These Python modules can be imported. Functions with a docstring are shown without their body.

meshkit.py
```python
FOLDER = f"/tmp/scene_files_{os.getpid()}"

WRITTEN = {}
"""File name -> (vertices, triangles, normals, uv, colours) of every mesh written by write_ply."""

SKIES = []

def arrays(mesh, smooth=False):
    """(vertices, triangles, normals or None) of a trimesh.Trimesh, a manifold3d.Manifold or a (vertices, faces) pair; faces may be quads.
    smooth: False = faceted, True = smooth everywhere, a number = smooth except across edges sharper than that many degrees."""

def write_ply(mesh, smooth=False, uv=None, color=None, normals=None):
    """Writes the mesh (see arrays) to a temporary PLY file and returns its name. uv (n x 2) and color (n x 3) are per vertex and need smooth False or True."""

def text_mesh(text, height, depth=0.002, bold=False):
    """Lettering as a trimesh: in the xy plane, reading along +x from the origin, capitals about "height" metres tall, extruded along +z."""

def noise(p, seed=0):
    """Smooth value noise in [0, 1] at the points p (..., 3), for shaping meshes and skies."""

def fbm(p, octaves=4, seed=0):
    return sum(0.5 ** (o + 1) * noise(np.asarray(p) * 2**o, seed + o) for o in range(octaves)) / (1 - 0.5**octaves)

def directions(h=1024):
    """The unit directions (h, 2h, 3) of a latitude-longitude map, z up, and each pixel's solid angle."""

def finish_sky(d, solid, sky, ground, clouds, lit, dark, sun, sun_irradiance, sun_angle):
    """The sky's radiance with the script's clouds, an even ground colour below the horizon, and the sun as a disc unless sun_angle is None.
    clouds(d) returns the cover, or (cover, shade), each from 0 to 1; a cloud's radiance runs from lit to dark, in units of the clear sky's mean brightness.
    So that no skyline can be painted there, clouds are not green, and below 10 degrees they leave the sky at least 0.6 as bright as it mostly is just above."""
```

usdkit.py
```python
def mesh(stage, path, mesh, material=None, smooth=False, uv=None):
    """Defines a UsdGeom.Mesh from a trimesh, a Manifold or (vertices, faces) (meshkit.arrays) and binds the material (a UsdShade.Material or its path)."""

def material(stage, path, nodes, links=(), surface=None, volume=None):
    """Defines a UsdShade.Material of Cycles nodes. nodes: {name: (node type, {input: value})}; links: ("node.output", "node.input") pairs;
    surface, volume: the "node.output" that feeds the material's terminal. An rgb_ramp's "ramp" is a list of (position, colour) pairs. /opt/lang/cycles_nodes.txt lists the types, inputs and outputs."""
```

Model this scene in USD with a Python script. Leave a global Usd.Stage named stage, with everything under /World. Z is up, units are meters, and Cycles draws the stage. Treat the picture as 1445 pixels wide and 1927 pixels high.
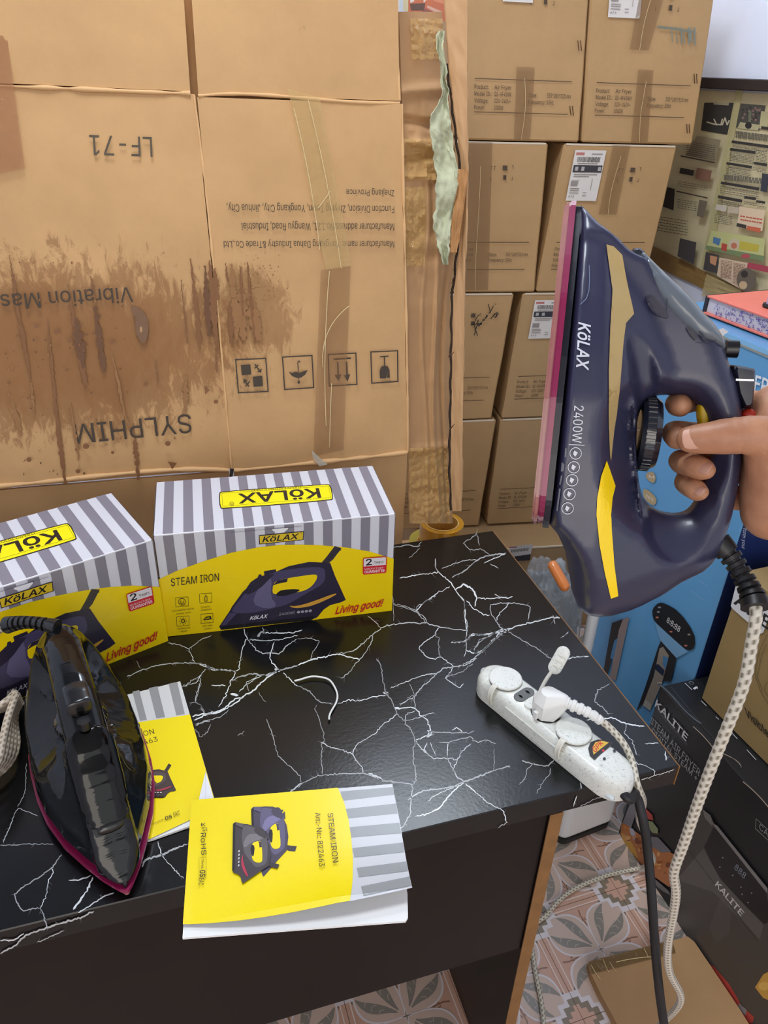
import math, random
import numpy as np, trimesh, shapely
from shapely.geometry import Polygon, LineString, Point
from shapely import affinity
from scipy.spatial import Delaunay
import manifold3d as m3
import usdkit, meshkit
from pxr import Usd, UsdGeom, UsdLux, Gf, Sdf, UsdShade, Vt

random.seed(7); RNG = np.random.default_rng(7)
stage = Usd.Stage.CreateInMemory()
UsdGeom.SetStageUpAxis(stage, 'Z'); UsdGeom.SetStageMetersPerUnit(stage, 1.0)
UsdGeom.Xform.Define(stage, '/World')

# ------------------------------------------------------------------ camera, light, exposure
IW, IH = 1445, 1927
FPX, PITCH, ROLL = 1430.0, 0.530, 0.036
CAM = np.array([0, 0, 1.52])
_cp, _sp = math.cos(PITCH), math.sin(PITCH)
FW = np.array([0, _cp, -_sp]); _U0 = np.array([0, _sp, _cp])
RT = math.cos(ROLL) * np.array([1, 0, 0]) + math.sin(ROLL) * _U0
UP = -math.sin(ROLL) * np.array([1, 0, 0]) + math.cos(ROLL) * _U0
cam = UsdGeom.Camera.Define(stage, '/World/camera')
cam.CreateHorizontalApertureAttr(36.0); cam.CreateVerticalApertureAttr(36.0 * IH / IW)
cam.CreateFocalLengthAttr(36.0 * FPX / IW); cam.CreateFStopAttr(0.0); cam.CreateClippingRangeAttr((0.02, 100))
_B = -FW
cam.AddTransformOp().Set(Gf.Matrix4d(RT[0], RT[1], RT[2], 0, UP[0], UP[1], UP[2], 0, _B[0], _B[1], _B[2], 0, CAM[0], CAM[1], CAM[2], 1))
cam.CreateExposureAttr(0.25)

def rect_light(name, center, target, w, h, inten, col):
    l = UsdLux.RectLight.Define(stage, '/World/' + name)
    c, t = np.array(center, float), np.array(target, float)
    z = (c - t) / np.linalg.norm(c - t); x = np.cross([0, 1, 0.01], z); x /= np.linalg.norm(x); y = np.cross(z, x)
    l.AddTransformOp().Set(Gf.Matrix4d(*x, 0, *y, 0, *z, 0, *c, 1))
    l.CreateWidthAttr(w); l.CreateHeightAttr(h); l.CreateIntensityAttr(inten); l.CreateColorAttr(Gf.Vec3f(*col))
    return l

# ceiling lamp over the counter (cool white), and daylight from the open shop front behind the camera
rect_light('lamp_light', (-0.30, 0.95, 2.755), (-0.30, 0.95, 0), 0.55, 0.55, 19.0, (0.86, 0.93, 1.0))
rect_light('rear_lamp_light', (0.20, 2.10, 2.755), (0.20, 2.10, 0), 0.58, 0.28, 20.0, (0.84, 0.92, 1.0))
rect_light('shopfront_daylight', (-0.5, -2.3, 1.7), (0.0, 1.2, 0.9), 2.4, 1.8, 2.3, (1.0, 0.88, 0.74))
dome = UsdLux.DomeLight.Define(stage, '/World/sky')
dome.CreateIntensityAttr(0.35); dome.CreateColorAttr(Gf.Vec3f(0.95, 0.97, 1.0))

# ------------------------------------------------------------------ helpers: projection
def ray(p):
    p = np.asarray(p, float)
    return FW + RT * ((p[..., 0:1] - IW / 2) / FPX) - UP * ((p[..., 1:2] - IH / 2) / FPX)
def at(p, p0=None, n=(0, 0, 1), z=None, depth=None):
    d = ray(p)
    if depth is not None: return CAM + d * depth
    if z is not None: p0 = (0, 0, z)
    n = np.asarray(n, float)
    return CAM + d * (((np.asarray(p0, float) - CAM) @ n) / (d @ n))[..., None]
def E2(t): return np.array([math.cos(t), math.sin(t), 0.0])
ZV = np.array([0, 0, 1.0])
def unit(v): return np.asarray(v, float) / np.linalg.norm(v)
def crop(x0, y0, s):
    o = np.array([x0, y0], float)
    return lambda p: o + np.asarray(p, float) / s

# ------------------------------------------------------------------ helpers: materials
def lin(c):
    c = np.asarray(c, float) / 255.0
    return np.where(c <= 0.04045, c / 12.92, ((c + 0.055) / 1.055) ** 2.4)
MATS = {}
def mat(name, col, rough=0.5, noise=0.0, nscale=20.0, bump=0.0, bscale=60.0, **kw):
    if name in MATS: return MATS[name]
    c = lin(col)
    nodes = {'p': ('principled_bsdf', dict(base_color=tuple(c), roughness=rough, **kw))}
    links = []
    if noise or bump:
        nodes['tc'] = ('texture_coordinate', {})
    if noise:
        nodes['n'] = ('noise_texture', dict(scale=nscale, detail=5.0, roughness=0.6))
        nodes['r'] = ('rgb_ramp', dict(ramp=[(0.25, tuple(c * (1 - noise))), (0.75, tuple(np.minimum(c * (1 + noise), 1)))]))
        links += [('tc.object', 'n.vector'), ('n.fac', 'r.fac'), ('r.color', 'p.base_color')]
    if bump:
        nodes['n2'] = ('noise_texture', dict(scale=bscale, detail=4.0))
        nodes['b'] = ('bump', dict(strength=bump, distance=0.002))
        links += [('tc.object', 'n2.vector'), ('n2.fac', 'b.height'), ('b.normal', 'p.normal')]
    MATS[name] = usdkit.material(stage, '/World/Looks/' + name, nodes, links, surface='p.BSDF')
    return MATS[name]
def print_mat(name, rough=0.5, **kw):
    """Flat print: colour from the mesh's own primvar."""
    if name in MATS: return MATS[name]
    MATS[name] = usdkit.material(stage, '/World/Looks/' + name, {'a': ('attribute', {'attribute': 'col'}), 'p': ('principled_bsdf', dict(roughness=rough, **kw))},
                                 [('a.color', 'p.base_color')], surface='p.BSDF')
    return MATS[name]
def clear_mat(name, tint=(235, 215, 160), alpha=0.35, rough=0.12, noise=0.0):
    """Clear tape or film: part see-through, part glossy."""
    if name in MATS: return MATS[name]
    nodes = {'p': ('principled_bsdf', dict(base_color=tuple(lin(tint)), roughness=rough)), 't': ('transparent_bsdf', {}),
             'm': ('mix_closure', dict(fac=alpha)), 'tc': ('texture_coordinate', {}), 'n': ('noise_texture', dict(scale=90.0, detail=3.0, distortion=1.5)),
             'b': ('bump', dict(strength=0.6, distance=0.003))}
    links = [('t.BSDF', 'm.closure1'), ('p.BSDF', 'm.closure2'), ('tc.object', 'n.vector'), ('n.fac', 'b.height'), ('b.normal', 'p.normal')]
    MATS[name] = usdkit.material(stage, '/World/Looks/' + name, nodes, links, surface='m.closure')
    return MATS[name]
def kraft_mat(name, col, stain=None, corr=420.0):
    """Kraft board: fibre mottling, faint corrugation, and optionally a stained patch (centre, radii, colour)."""
    if name in MATS: return MATS[name]
    c = lin(col)
    nodes = {'tc': ('texture_coordinate', {}), 'g': ('geometry', {}),
             'n': ('noise_texture', dict(scale=6.0, detail=8.0, roughness=0.7)),
             'r': ('rgb_ramp', dict(ramp=[(0.2, tuple(c * 0.86)), (0.8, tuple(np.minimum(c * 1.10, 1)))])),
             'n2': ('noise_texture', dict(scale=260.0, detail=2.0)), 'b': ('bump', dict(strength=0.12, distance=0.001)),
             'p': ('principled_bsdf', dict(roughness=0.62, specular_ior_level=0.35))}
    links = [('tc.object', 'n.vector'), ('n.fac', 'r.fac'), ('tc.object', 'n2.vector'), ('n2.fac', 'b.height'), ('b.normal', 'p.normal')]
    out = 'r.color'
    for i, (ctr, rad, scol, amt, nsc, lo, hi) in enumerate(stain or []):
        k = str(i)
        nodes['s1' + k] = ('vector_math', dict(math_type='subtract', vector2=tuple(ctr)))
        nodes['s2' + k] = ('vector_math', dict(math_type='divide', vector2=tuple(rad)))
        nodes['s3' + k] = ('vector_math', dict(math_type='length'))
        nodes['sm' + k] = ('mapping', dict(scale=(nsc, nsc, nsc * 0.35)))
        nodes['sn' + k] = ('noise_texture', dict(scale=1.0, detail=9.0, roughness=0.72, distortion=0.6))
        nodes['s4' + k] = ('math', dict(math_type='multiply_add', value2=1.9, value3=0.05))
        nodes['s5' + k] = ('math', dict(math_type='subtract'))
        nodes['s6' + k] = ('map_range', dict(from_min=lo, from_max=hi, to_min=0.0, to_max=amt, clamp=True))
        nodes['s7' + k] = ('mix', dict(color2=tuple(lin(scol))))
        links += [('g.position', 's1%s.vector1' % k), ('s1%s.vector' % k, 's2%s.vector1' % k), ('s2%s.vector' % k, 's3%s.vector1' % k),
                  ('g.position', 'sm%s.vector' % k), ('sm%s.vector' % k, 'sn%s.vector' % k), ('sn%s.fac' % k, 's4%s.value1' % k),
                  ('s4%s.value' % k, 's5%s.value1' % k), ('s3%s.value' % k, 's5%s.value2' % k), ('s5%s.value' % k, 's6%s.value' % k),
                  ('s6%s.result' % k, 's7%s.fac' % k), (out, 's7%s.color1' % k)]
        out = 's7%s.color' % k
    links.append((out, 'p.base_color'))
    MATS[name] = usdkit.material(stage, '/World/Looks/' + name, nodes, links, surface='p.BSDF')
    return MATS[name]

# ------------------------------------------------------------------ helpers: things and parts
USED = {}
def free(path):
    USED[path] = USED.get(path, -1) + 1
    return path if USED[path] == 0 else '%s_%03d' % (path, USED[path])
class Thing:
    def __init__(s, path, M): s.path, s.M, s.Mi = path, M, np.linalg.inv(M)
def thing(name, label, cat, loc=(0, 0, 0), rz=0.0, group=None, kind=None):
    path = free('/World/' + name)
    x = UsdGeom.Xform.Define(stage, path)
    x.AddTranslateOp().Set(Gf.Vec3d(*map(float, loc))); x.AddRotateZOp().Set(math.degrees(rz))
    o = x.GetPrim()
    if label: o.SetCustomDataByKey('label', label)
    if cat: o.SetCustomDataByKey('category', cat)
    if group: o.SetCustomDataByKey('group', group)
    if kind: o.SetCustomDataByKey('kind', kind)
    M = np.eye(4); M[:3, :3] = trimesh.transformations.rotation_matrix(rz, [0, 0, 1])[:3, :3]; M[:3, 3] = loc
    return Thing(path, M)
def arr(mesh):
    if hasattr(mesh, 'to_mesh'):
        mm = mesh.to_mesh(); return np.array(mm.vert_properties[:, :3], float), np.array(mm.tri_verts)
    if isinstance(mesh, tuple): return np.asarray(mesh[0], float), np.asarray(mesh[1], int)
    return np.array(mesh.vertices), np.array(mesh.faces)
def part(parent, name, mesh, material, smooth=False, world=True, label=None, kind=None, cols=None):
    """One Mesh under parent (a Thing or another part's Thing); world=True: vertices given in world space."""
    v, f = arr(mesh)
    if world: v = v @ parent.Mi[:3, :3].T + parent.Mi[:3, 3]
    path = free(parent.path + '/' + name)
    m = usdkit.mesh(stage, path, (v, f), material, smooth=smooth)
    if cols is not None:
        UsdGeom.PrimvarsAPI(m).CreatePrimvar('col', Sdf.ValueTypeNames.Color3fArray, 'vertex').Set(Vt.Vec3fArray.FromNumpy(np.asarray(cols, np.float32)))
    if label: m.GetPrim().SetCustomDataByKey('label', label)
    if kind: m.GetPrim().SetCustomDataByKey('kind', kind)
    return Thing(path, parent.M)
def solo(name, mesh, material, label, cat, smooth=False, group=None, kind=None):
    path = free('/World/' + name)
    m = usdkit.mesh(stage, path, arr(mesh), material, smooth=smooth)
    for k, v in (('label', label), ('category', cat), ('group', group), ('kind', kind)):
        if v: m.GetPrim().SetCustomDataByKey(k, v)
    return Thing(path, np.eye(4))
cat_ = trimesh.util.concatenate

# ------------------------------------------------------------------ helpers: shapes
def cbox(x0, x1, y0, y1, z0, z1, c=0.002, skew=None):
    """Box with chamfered edges. skew(p) moves the points."""
    a = np.array([[x0, x1], [y0, y1], [z0, z1]], float); P = []
    for i in np.ndindex(2, 2, 2):
        for k in range(3):
            p = np.array([a[j, i[j]] + (0 if j == k else (c if i[j] == 0 else -c)) for j in range(3)])
            P.append(p)
    P = np.array(P)
    h = trimesh.convex.convex_hull(P)
    if skew is not None: h.vertices = skew(np.array(h.vertices))
    return h
def xf(mesh, M=None, t=None, rz=None, rx=None, ry=None):
    mesh = mesh.copy()
    for ang, ax in ((rx, [1, 0, 0]), (ry, [0, 1, 0]), (rz, [0, 0, 1])):
        if ang: mesh.apply_transform(trimesh.transformations.rotation_matrix(ang, ax))
    if M is not None: mesh.apply_transform(M)
    if t is not None: mesh.apply_translation(t)
    return mesh
def grid_mesh(P, thick, closed=True):
    """A sheet through the grid P (r,c,3), given a thickness away from the viewer's side."""
    r, c = P.shape[:2]
    du = np.gradient(P, axis=1); dv = np.gradient(P, axis=0)
    N = np.cross(dv, du); N /= np.linalg.norm(N, axis=2, keepdims=True) + 1e-12
    mid = P[r // 2, c // 2]
    if N[r // 2, c // 2] @ (CAM - mid) < 0: N = -N
    V = np.vstack([P.reshape(-1, 3), (P - N * thick).reshape(-1, 3)]); n = r * c
    i, j = np.meshgrid(np.arange(r - 1), np.arange(c - 1), indexing='ij'); a = (i * c + j).ravel()
    q = np.stack([a, a + 1, a + c + 1, a + c], 1)
    Q = [q, q[:, ::-1] + n]
    ring = list(range(c)) + [k * c + c - 1 for k in range(1, r)] + [(r - 1) * c + k for k in range(c - 2, -1, -1)] + [k * c for k in range(r - 2, 0, -1)]
    ring = np.array(ring); nx = np.roll(ring, -1)
    Q.append(np.stack([ring, ring + n, nx + n, nx], 1))
    Q = np.vstack(Q)
    m = trimesh.Trimesh(V, np.vstack([Q[:, [0, 1, 2]], Q[:, [0, 2, 3]]]), process=False)
    m.fix_normals()
    return m
def quad_grid(A, B, C, D, r, c):
    """Bilinear grid: A top left, B top right, C bottom right, D bottom left."""
    u = np.linspace(0, 1, c)[None, :, None]; v = np.linspace(0, 1, r)[:, None, None]
    A, B, C, D = (np.asarray(x, float) for x in (A, B, C, D))
    return (A * (1 - u) + B * u) * (1 - v) + (D * (1 - u) + C * u) * v
def spline(pts, n):
    from scipy.interpolate import CubicSpline
    pts = np.asarray(pts, float); d = np.r_[0, np.cumsum(np.linalg.norm(np.diff(pts, axis=0), axis=1))]
    return CubicSpline(d, pts)(np.linspace(0, d[-1], n))
def tube(path, radii, sides=10, caps=True):
    p = np.asarray(path, float); n = len(p)
    t = np.gradient(p, axis=0); t /= np.linalg.norm(t, axis=1, keepdims=True)
    a = np.cross(t[0], [0.3, 0.2, 1.0]); A = []
    for k in range(n):
        a = a - (a @ t[k]) * t[k]; a /= np.linalg.norm(a); A.append(a)
    A = np.array(A); Bn = np.cross(t, A); ang = np.arange(sides) * 2 * np.pi / sides
    V = p[:, None] + np.broadcast_to(radii, (n,))[:, None, None] * (np.cos(ang)[None, :, None] * A[:, None] + np.sin(ang)[None, :, None] * Bn[:, None])
    i, j = np.meshgrid(np.arange(n - 1), np.arange(sides), indexing='ij')
    q = np.stack([i * sides + j, i * sides + (j + 1) % sides, (i + 1) * sides + (j + 1) % sides, (i + 1) * sides + j], -1).reshape(-1, 4)
    F = [q[:, [0, 1, 2]], q[:, [0, 2, 3]]]; V = V.reshape(-1, 3)
    if caps:
        V = np.vstack([V, p[:1], p[-1:]]); b = n * sides; jj = np.arange(sides)
        F += [np.stack([np.full(sides, b), (jj + 1) % sides, jj], 1), np.stack([np.full(sides, b + 1), (n - 1) * sides + jj, (n - 1) * sides + (jj + 1) % sides], 1)]
    return V, np.vstack(F)
def braid(parent, name, path, r, world=True, seed=0, sides=12, c0=(236, 230, 215), c1=(112, 98, 78), label=None):
    """A braided textile cord with dark flecks woven in."""
    p = np.asarray(path, float); L = np.linalg.norm(np.diff(p, axis=0), axis=1).sum()
    n = int(min(2600, L / 0.0015)); d = np.r_[0, np.cumsum(np.linalg.norm(np.diff(p, axis=0), axis=1))]
    q = np.stack([np.interp(np.linspace(0, d[-1], n), d, p[:, k]) for k in range(3)], 1)
    V, F = tube(q, r, sides, caps=False)
    i, j = np.meshgrid(np.arange(n), np.arange(sides), indexing='ij')
    ph = (i + 3 * (j // 2)) % 6
    dark = ((ph < 3) & (j % 2 == 0)).reshape(-1)
    V = V.copy(); ctr = np.repeat(q, sides, 0); V = ctr + (V - ctr) * np.where(dark, 0.97, 1.03)[:, None]
    C = np.where(dark[:, None], lin(c1), lin(c0))
    return part(parent, name, (V, F), print_mat('cord_braid', 0.3), smooth=True, world=world, cols=C, label=label)
def lathe(prof, n=32, ax=None):
    m = trimesh.creation.revolve(np.asarray(prof, float), sections=n)
    return m
def resample(poly_xy, h):
    ls = LineString(np.vstack([poly_xy, poly_xy[:1]])); n = max(8, int(ls.length / h))
    return np.array([ls.interpolate(k / n, normalized=True).coords[0] for k in range(n)])
def smooth_poly(pts, n=3, closed=True):
    """Chaikin corner cutting."""
    p = np.asarray(pts, float)
    for _ in range(n):
        q = np.roll(p, -1, 0)
        p = np.stack([p * 0.75 + q * 0.25, p * 0.25 + q * 0.75], 1).reshape(-1, 2)
    return p
def tri2d(poly, h, rings=(), lines=()):
    """Triangulates a shapely polygon with interior points about h apart and extra rings at the given insets."""
    pts = []
    for g in [poly.exterior, *poly.interiors]: pts.append(resample(np.array(g.coords)[:-1], h * 0.7))
    nb = sum(map(len, pts))
    for d in rings:
        q = poly.buffer(-d)
        for g in getattr(q, 'geoms', [q]):
            if g.is_empty: continue
            for e in [g.exterior, *g.interiors]:
                if e.length > 3 * h: pts.append(resample(np.array(e.coords)[:-1], h * 0.8))
    if len(lines):
        L_ = np.vstack(lines); L_ = L_[shapely.contains_xy(poly.buffer(-0.0012), L_[:, 0], L_[:, 1])]; pts.append(L_)
    x0, y0, x1, y1 = poly.bounds
    gx, gy = np.meshgrid(np.arange(x0, x1, h), np.arange(y0, y1, h)); G = np.stack([gx.ravel(), gy.ravel()], 1)
    inner = poly.buffer(-(max(rings) if len(rings) else 0) - 0.6 * h)
    if not inner.is_empty:
        G = G[shapely.contains_xy(inner, G[:, 0], G[:, 1])]
        if len(lines):
            from scipy.spatial import cKDTree
            G = G[cKDTree(L_).query(G)[0] > 0.5 * h]
        pts.append(G)
    P = np.vstack(pts); D = Delaunay(P); S = D.simplices
    cen = P[S].mean(1); ok = shapely.contains_xy(poly.buffer(1e-7), cen[:, 0], cen[:, 1])
    S = S[ok]; a = P[S]
    ar = (a[:, 1, 0] - a[:, 0, 0]) * (a[:, 2, 1] - a[:, 0, 1]) - (a[:, 1, 1] - a[:, 0, 1]) * (a[:, 2, 0] - a[:, 0, 0])
    S = np.where((ar < 0)[:, None], S[:, ::-1], S)
    S = S[np.abs(ar) > 1e-12]
    return P, S, nb
def inflate(poly, T, rfun, h=0.005, rings=(0.0006, 0.002, 0.004, 0.008), y_off=0.0, smooth_it=0, keep=None, lines=()):
    """A solid whose side view is poly (x,z) and whose half width is T(x,z), rounded near the outline over rfun(x,z)."""
    P, S, nb = tri2d(poly, h, rings, lines)
    bd = poly.boundary
    d = np.array([bd.distance(Point(p)) for p in P]); d[:nb] = 0
    r = rfun(P); k = np.clip(d / r, 0, 1)
    Tf = T(P)
    if smooth_it:                                        # even out kinks in the width
        import scipy.sparse as sps
        E = np.vstack([S[:, [0, 1]], S[:, [1, 2]], S[:, [2, 0]]]); E = np.vstack([E, E[:, ::-1]])
        A = sps.coo_matrix((np.ones(len(E)), (E[:, 0], E[:, 1])), shape=(len(P),) * 2).tocsr(); A.data[:] = 1
        dg = np.asarray(A.sum(1)).ravel(); dg[dg == 0] = 1
        for _ in range(smooth_it): Tf = 0.4 * Tf + 0.6 * (A @ Tf) / dg
    Y = Tf * np.sqrt(np.clip(1 - (1 - k) ** 2, 0, 1)); Y[:nb] = 0
    n = len(P)

    V = np.vstack([np.stack([P[:, 0], Y + y_off, P[:, 1]], 1), np.stack([P[:, 0], -Y + y_off, P[:, 1]], 1)])
    remap = np.arange(2 * n); remap[n:n + nb] = np.arange(nb)
    F = np.vstack([S[:, ::-1], remap[S + n]])
    if smooth_it:
        E = np.vstack([F[:, [0, 1]], F[:, [1, 2]], F[:, [2, 0]]]); E = np.vstack([E, E[:, ::-1]]); N = len(V)
        A = sps.coo_matrix((np.ones(len(E)), (E[:, 0], E[:, 1])), shape=(N, N)).tocsr(); A.data[:] = 1
        dg = np.asarray(A.sum(1)).ravel(); dg[dg == 0] = 1
        for it in range(6):
            L = (A @ V) / dg[:, None] - V; V = V + (0.55 if it % 2 == 0 else -0.56 * 0.85) * L
        if keep is not None: keep.append((V[:n][:, [0, 2]], np.abs(V[:n, 1])))
    m = trimesh.Trimesh(V, F, process=False); m.remove_unreferenced_vertices(); m.fix_normals()
    return m
_TX = {}
def text2d(s, bold=False):
    if (s, bold) not in _TX:
        m = meshkit.text_mesh(s, 1.0, depth=0.01, bold=bold)
        f = m.faces[m.face_normals[:, 2] > 0.9]; u, inv = np.unique(f, return_inverse=True)
        v = m.vertices[u][:, :2].copy(); v[:, 0] -= v[:, 0].min()
        _TX[s, bold] = v, inv.reshape(-1, 3), v[:, 0].max()
    return _TX[s, bold]

class Frame:
    """A flat face of a real thing: origin, two axes in it, normal towards the viewer."""
    def __init__(s, O, U, V, flip=False):
        s.O, s.U, s.V = np.asarray(O, float), unit(U), unit(V); s.N = unit(np.cross(s.U, s.V))
        if flip: s.N = -s.N
    def px(s, p):
        d = at(np.asarray(p, float), p0=s.O, n=s.N) - s.O
        return np.stack([d @ s.U, d @ s.V], -1)
    def pt(s, uv, h=0.0):
        uv = np.asarray(uv, float)
        return s.O + uv[..., 0:1] * s.U + uv[..., 1:2] * s.V + s.N * np.asarray(h)[..., None]
class Decal:
    """Flat print on a Frame (or any map of 2-D points with a height to 3-D), all colours in one mesh."""
    def __init__(s, to3d, tf=None, lift=0.0003, step=0.00003, maxlen=None):
        s.to3d, s.tf, s.lift, s.step, s.maxlen = to3d, tf or (lambda p: np.asarray(p, float)), lift, step, maxlen
        s.V, s.F, s.C, s.n, s.k, s.done = [], [], [], 0, 0, []
    def grp(s, name=None):
        """What follows is a separate piece of print (a part of its own)."""
        if s.V: s.done.append((s.gname, s.V, s.F, s.C)); s.V, s.F, s.C, s.n = [], [], [], 0
        s.gname = name or s.gname; return s
    gname = None
    def raw(s, v, f, col, layer=True):
        v3 = np.column_stack([v, np.zeros(len(v))])
        if s.maxlen: v3, f = trimesh.remesh.subdivide_to_size(v3, f, s.maxlen, max_iter=12)
        P = s.to3d(v3[:, :2], np.full(len(v3), s.lift + s.step * s.k))
        s.V.append(P); s.F.append(np.asarray(f) + s.n); s.C.append(np.tile(lin(col), (len(P), 1))); s.n += len(P)
        if layer: s.k += 1
        return s
    def shape(s, g, col):
        for q in getattr(g, 'geoms', [g]):
            if q.is_empty or q.geom_type != 'Polygon': continue
            v, f = trimesh.creation.triangulate_polygon(q, engine='earcut')
            s.raw(s.tf(v), f, col, layer=False)
        s.k += 1; return s
    def poly(s, pts, col, holes=(), sm=0):
        p = smooth_poly(pts, sm) if sm else pts
        g = Polygon(p, [smooth_poly(h, sm) if sm else h for h in holes])
        return s.shape(g if g.is_valid else g.buffer(0), col)
    def rect(s, x0, y0, x1, y1, col): return s.poly([(x0, y0), (x1, y0), (x1, y1), (x0, y1)], col)
    def line(s, pts, w, col, cap='flat'): return s.shape(LineString(pts).buffer(w / 2, cap_style=cap, quad_segs=4), col)
    def circ(s, c, r, col, ry=None, n=24):
        a = np.arange(n) * 2 * np.pi / n
        return s.poly(np.stack([c[0] + r * np.cos(a), c[1] + (ry or r) * np.sin(a)], 1), col)
    def ring(s, c, r, w, col): return s.shape(Point(c).buffer(r, quad_segs=8).difference(Point(c).buffer(r - w, quad_segs=8)), col)
    def frame(s, pts, w, col):
        g = Polygon(pts); return s.shape(g.difference(g.buffer(-w, join_style='mitre')), col)
    def text(s, t, A, B, C, col, bold=False):
        """Baseline from A to B, capitals reaching C above A (all in source coordinates)."""
        v, f, w = text2d(t, bold); A, B, C = (s.tf(np.asarray(x, float)[None])[0] for x in (A, B, C))
        return s.raw(A + v[:, :1] / w * (B - A) + v[:, 1:] * (C - A), f, col)
    def out(s, parent, name, material, label=None, kind=None, smooth=False):  # one part per group
        s.grp()
        for nm, V, F, C in s.done: r = part(parent, nm or name, (np.vstack(V), np.vstack(F)), material, world=True, cols=np.vstack(C), label=label, kind=kind, smooth=smooth)
        return r
def on(fr, tf=None, **kw): return Decal(fr.pt, (lambda p: fr.px(tf(p))) if tf else fr.px, **kw)

# ------------------------------------------------------------------ the setting
A18 = math.radians(18.0)
DX, DY = E2(A18), E2(A18 + math.pi / 2)             # the room's axes
def room(a, b, z=0.0): return np.array([0.80, 2.06, 0]) + 0.0 + DX * a + DY * b + ZV * z
RZ = A18
plaster = mat('plaster', (226, 230, 244), 0.75, noise=0.05, nscale=5, bump=0.15, bscale=40)
def wall(name, lo, hi, m=plaster):
    t = thing(name, None, None, tuple(room(lo[0], lo[1], lo[2])), RZ, kind='structure')
    part(t, 'wall_face', trimesh.creation.box(bounds=[[0, 0, 0], np.array(hi) - lo]), m, world=False)
    return t
wall_right = wall('wall_right', (0.03, -3.6, 0), (0.13, 0.48, 2.8))
wall_back = wall('wall_back', (-2.6, 0.48, 0), (0.13, 0.58, 2.8))
wall_left = wall('wall_left', (-2.7, -3.6, 0), (-2.6, 0.58, 2.8))
ceiling = wall('ceiling', (-2.7, -3.6, 2.8), (0.13, 0.58, 2.86), mat('ceiling_board', (166, 168, 174), 0.8, noise=0.05, nscale=4))
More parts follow.
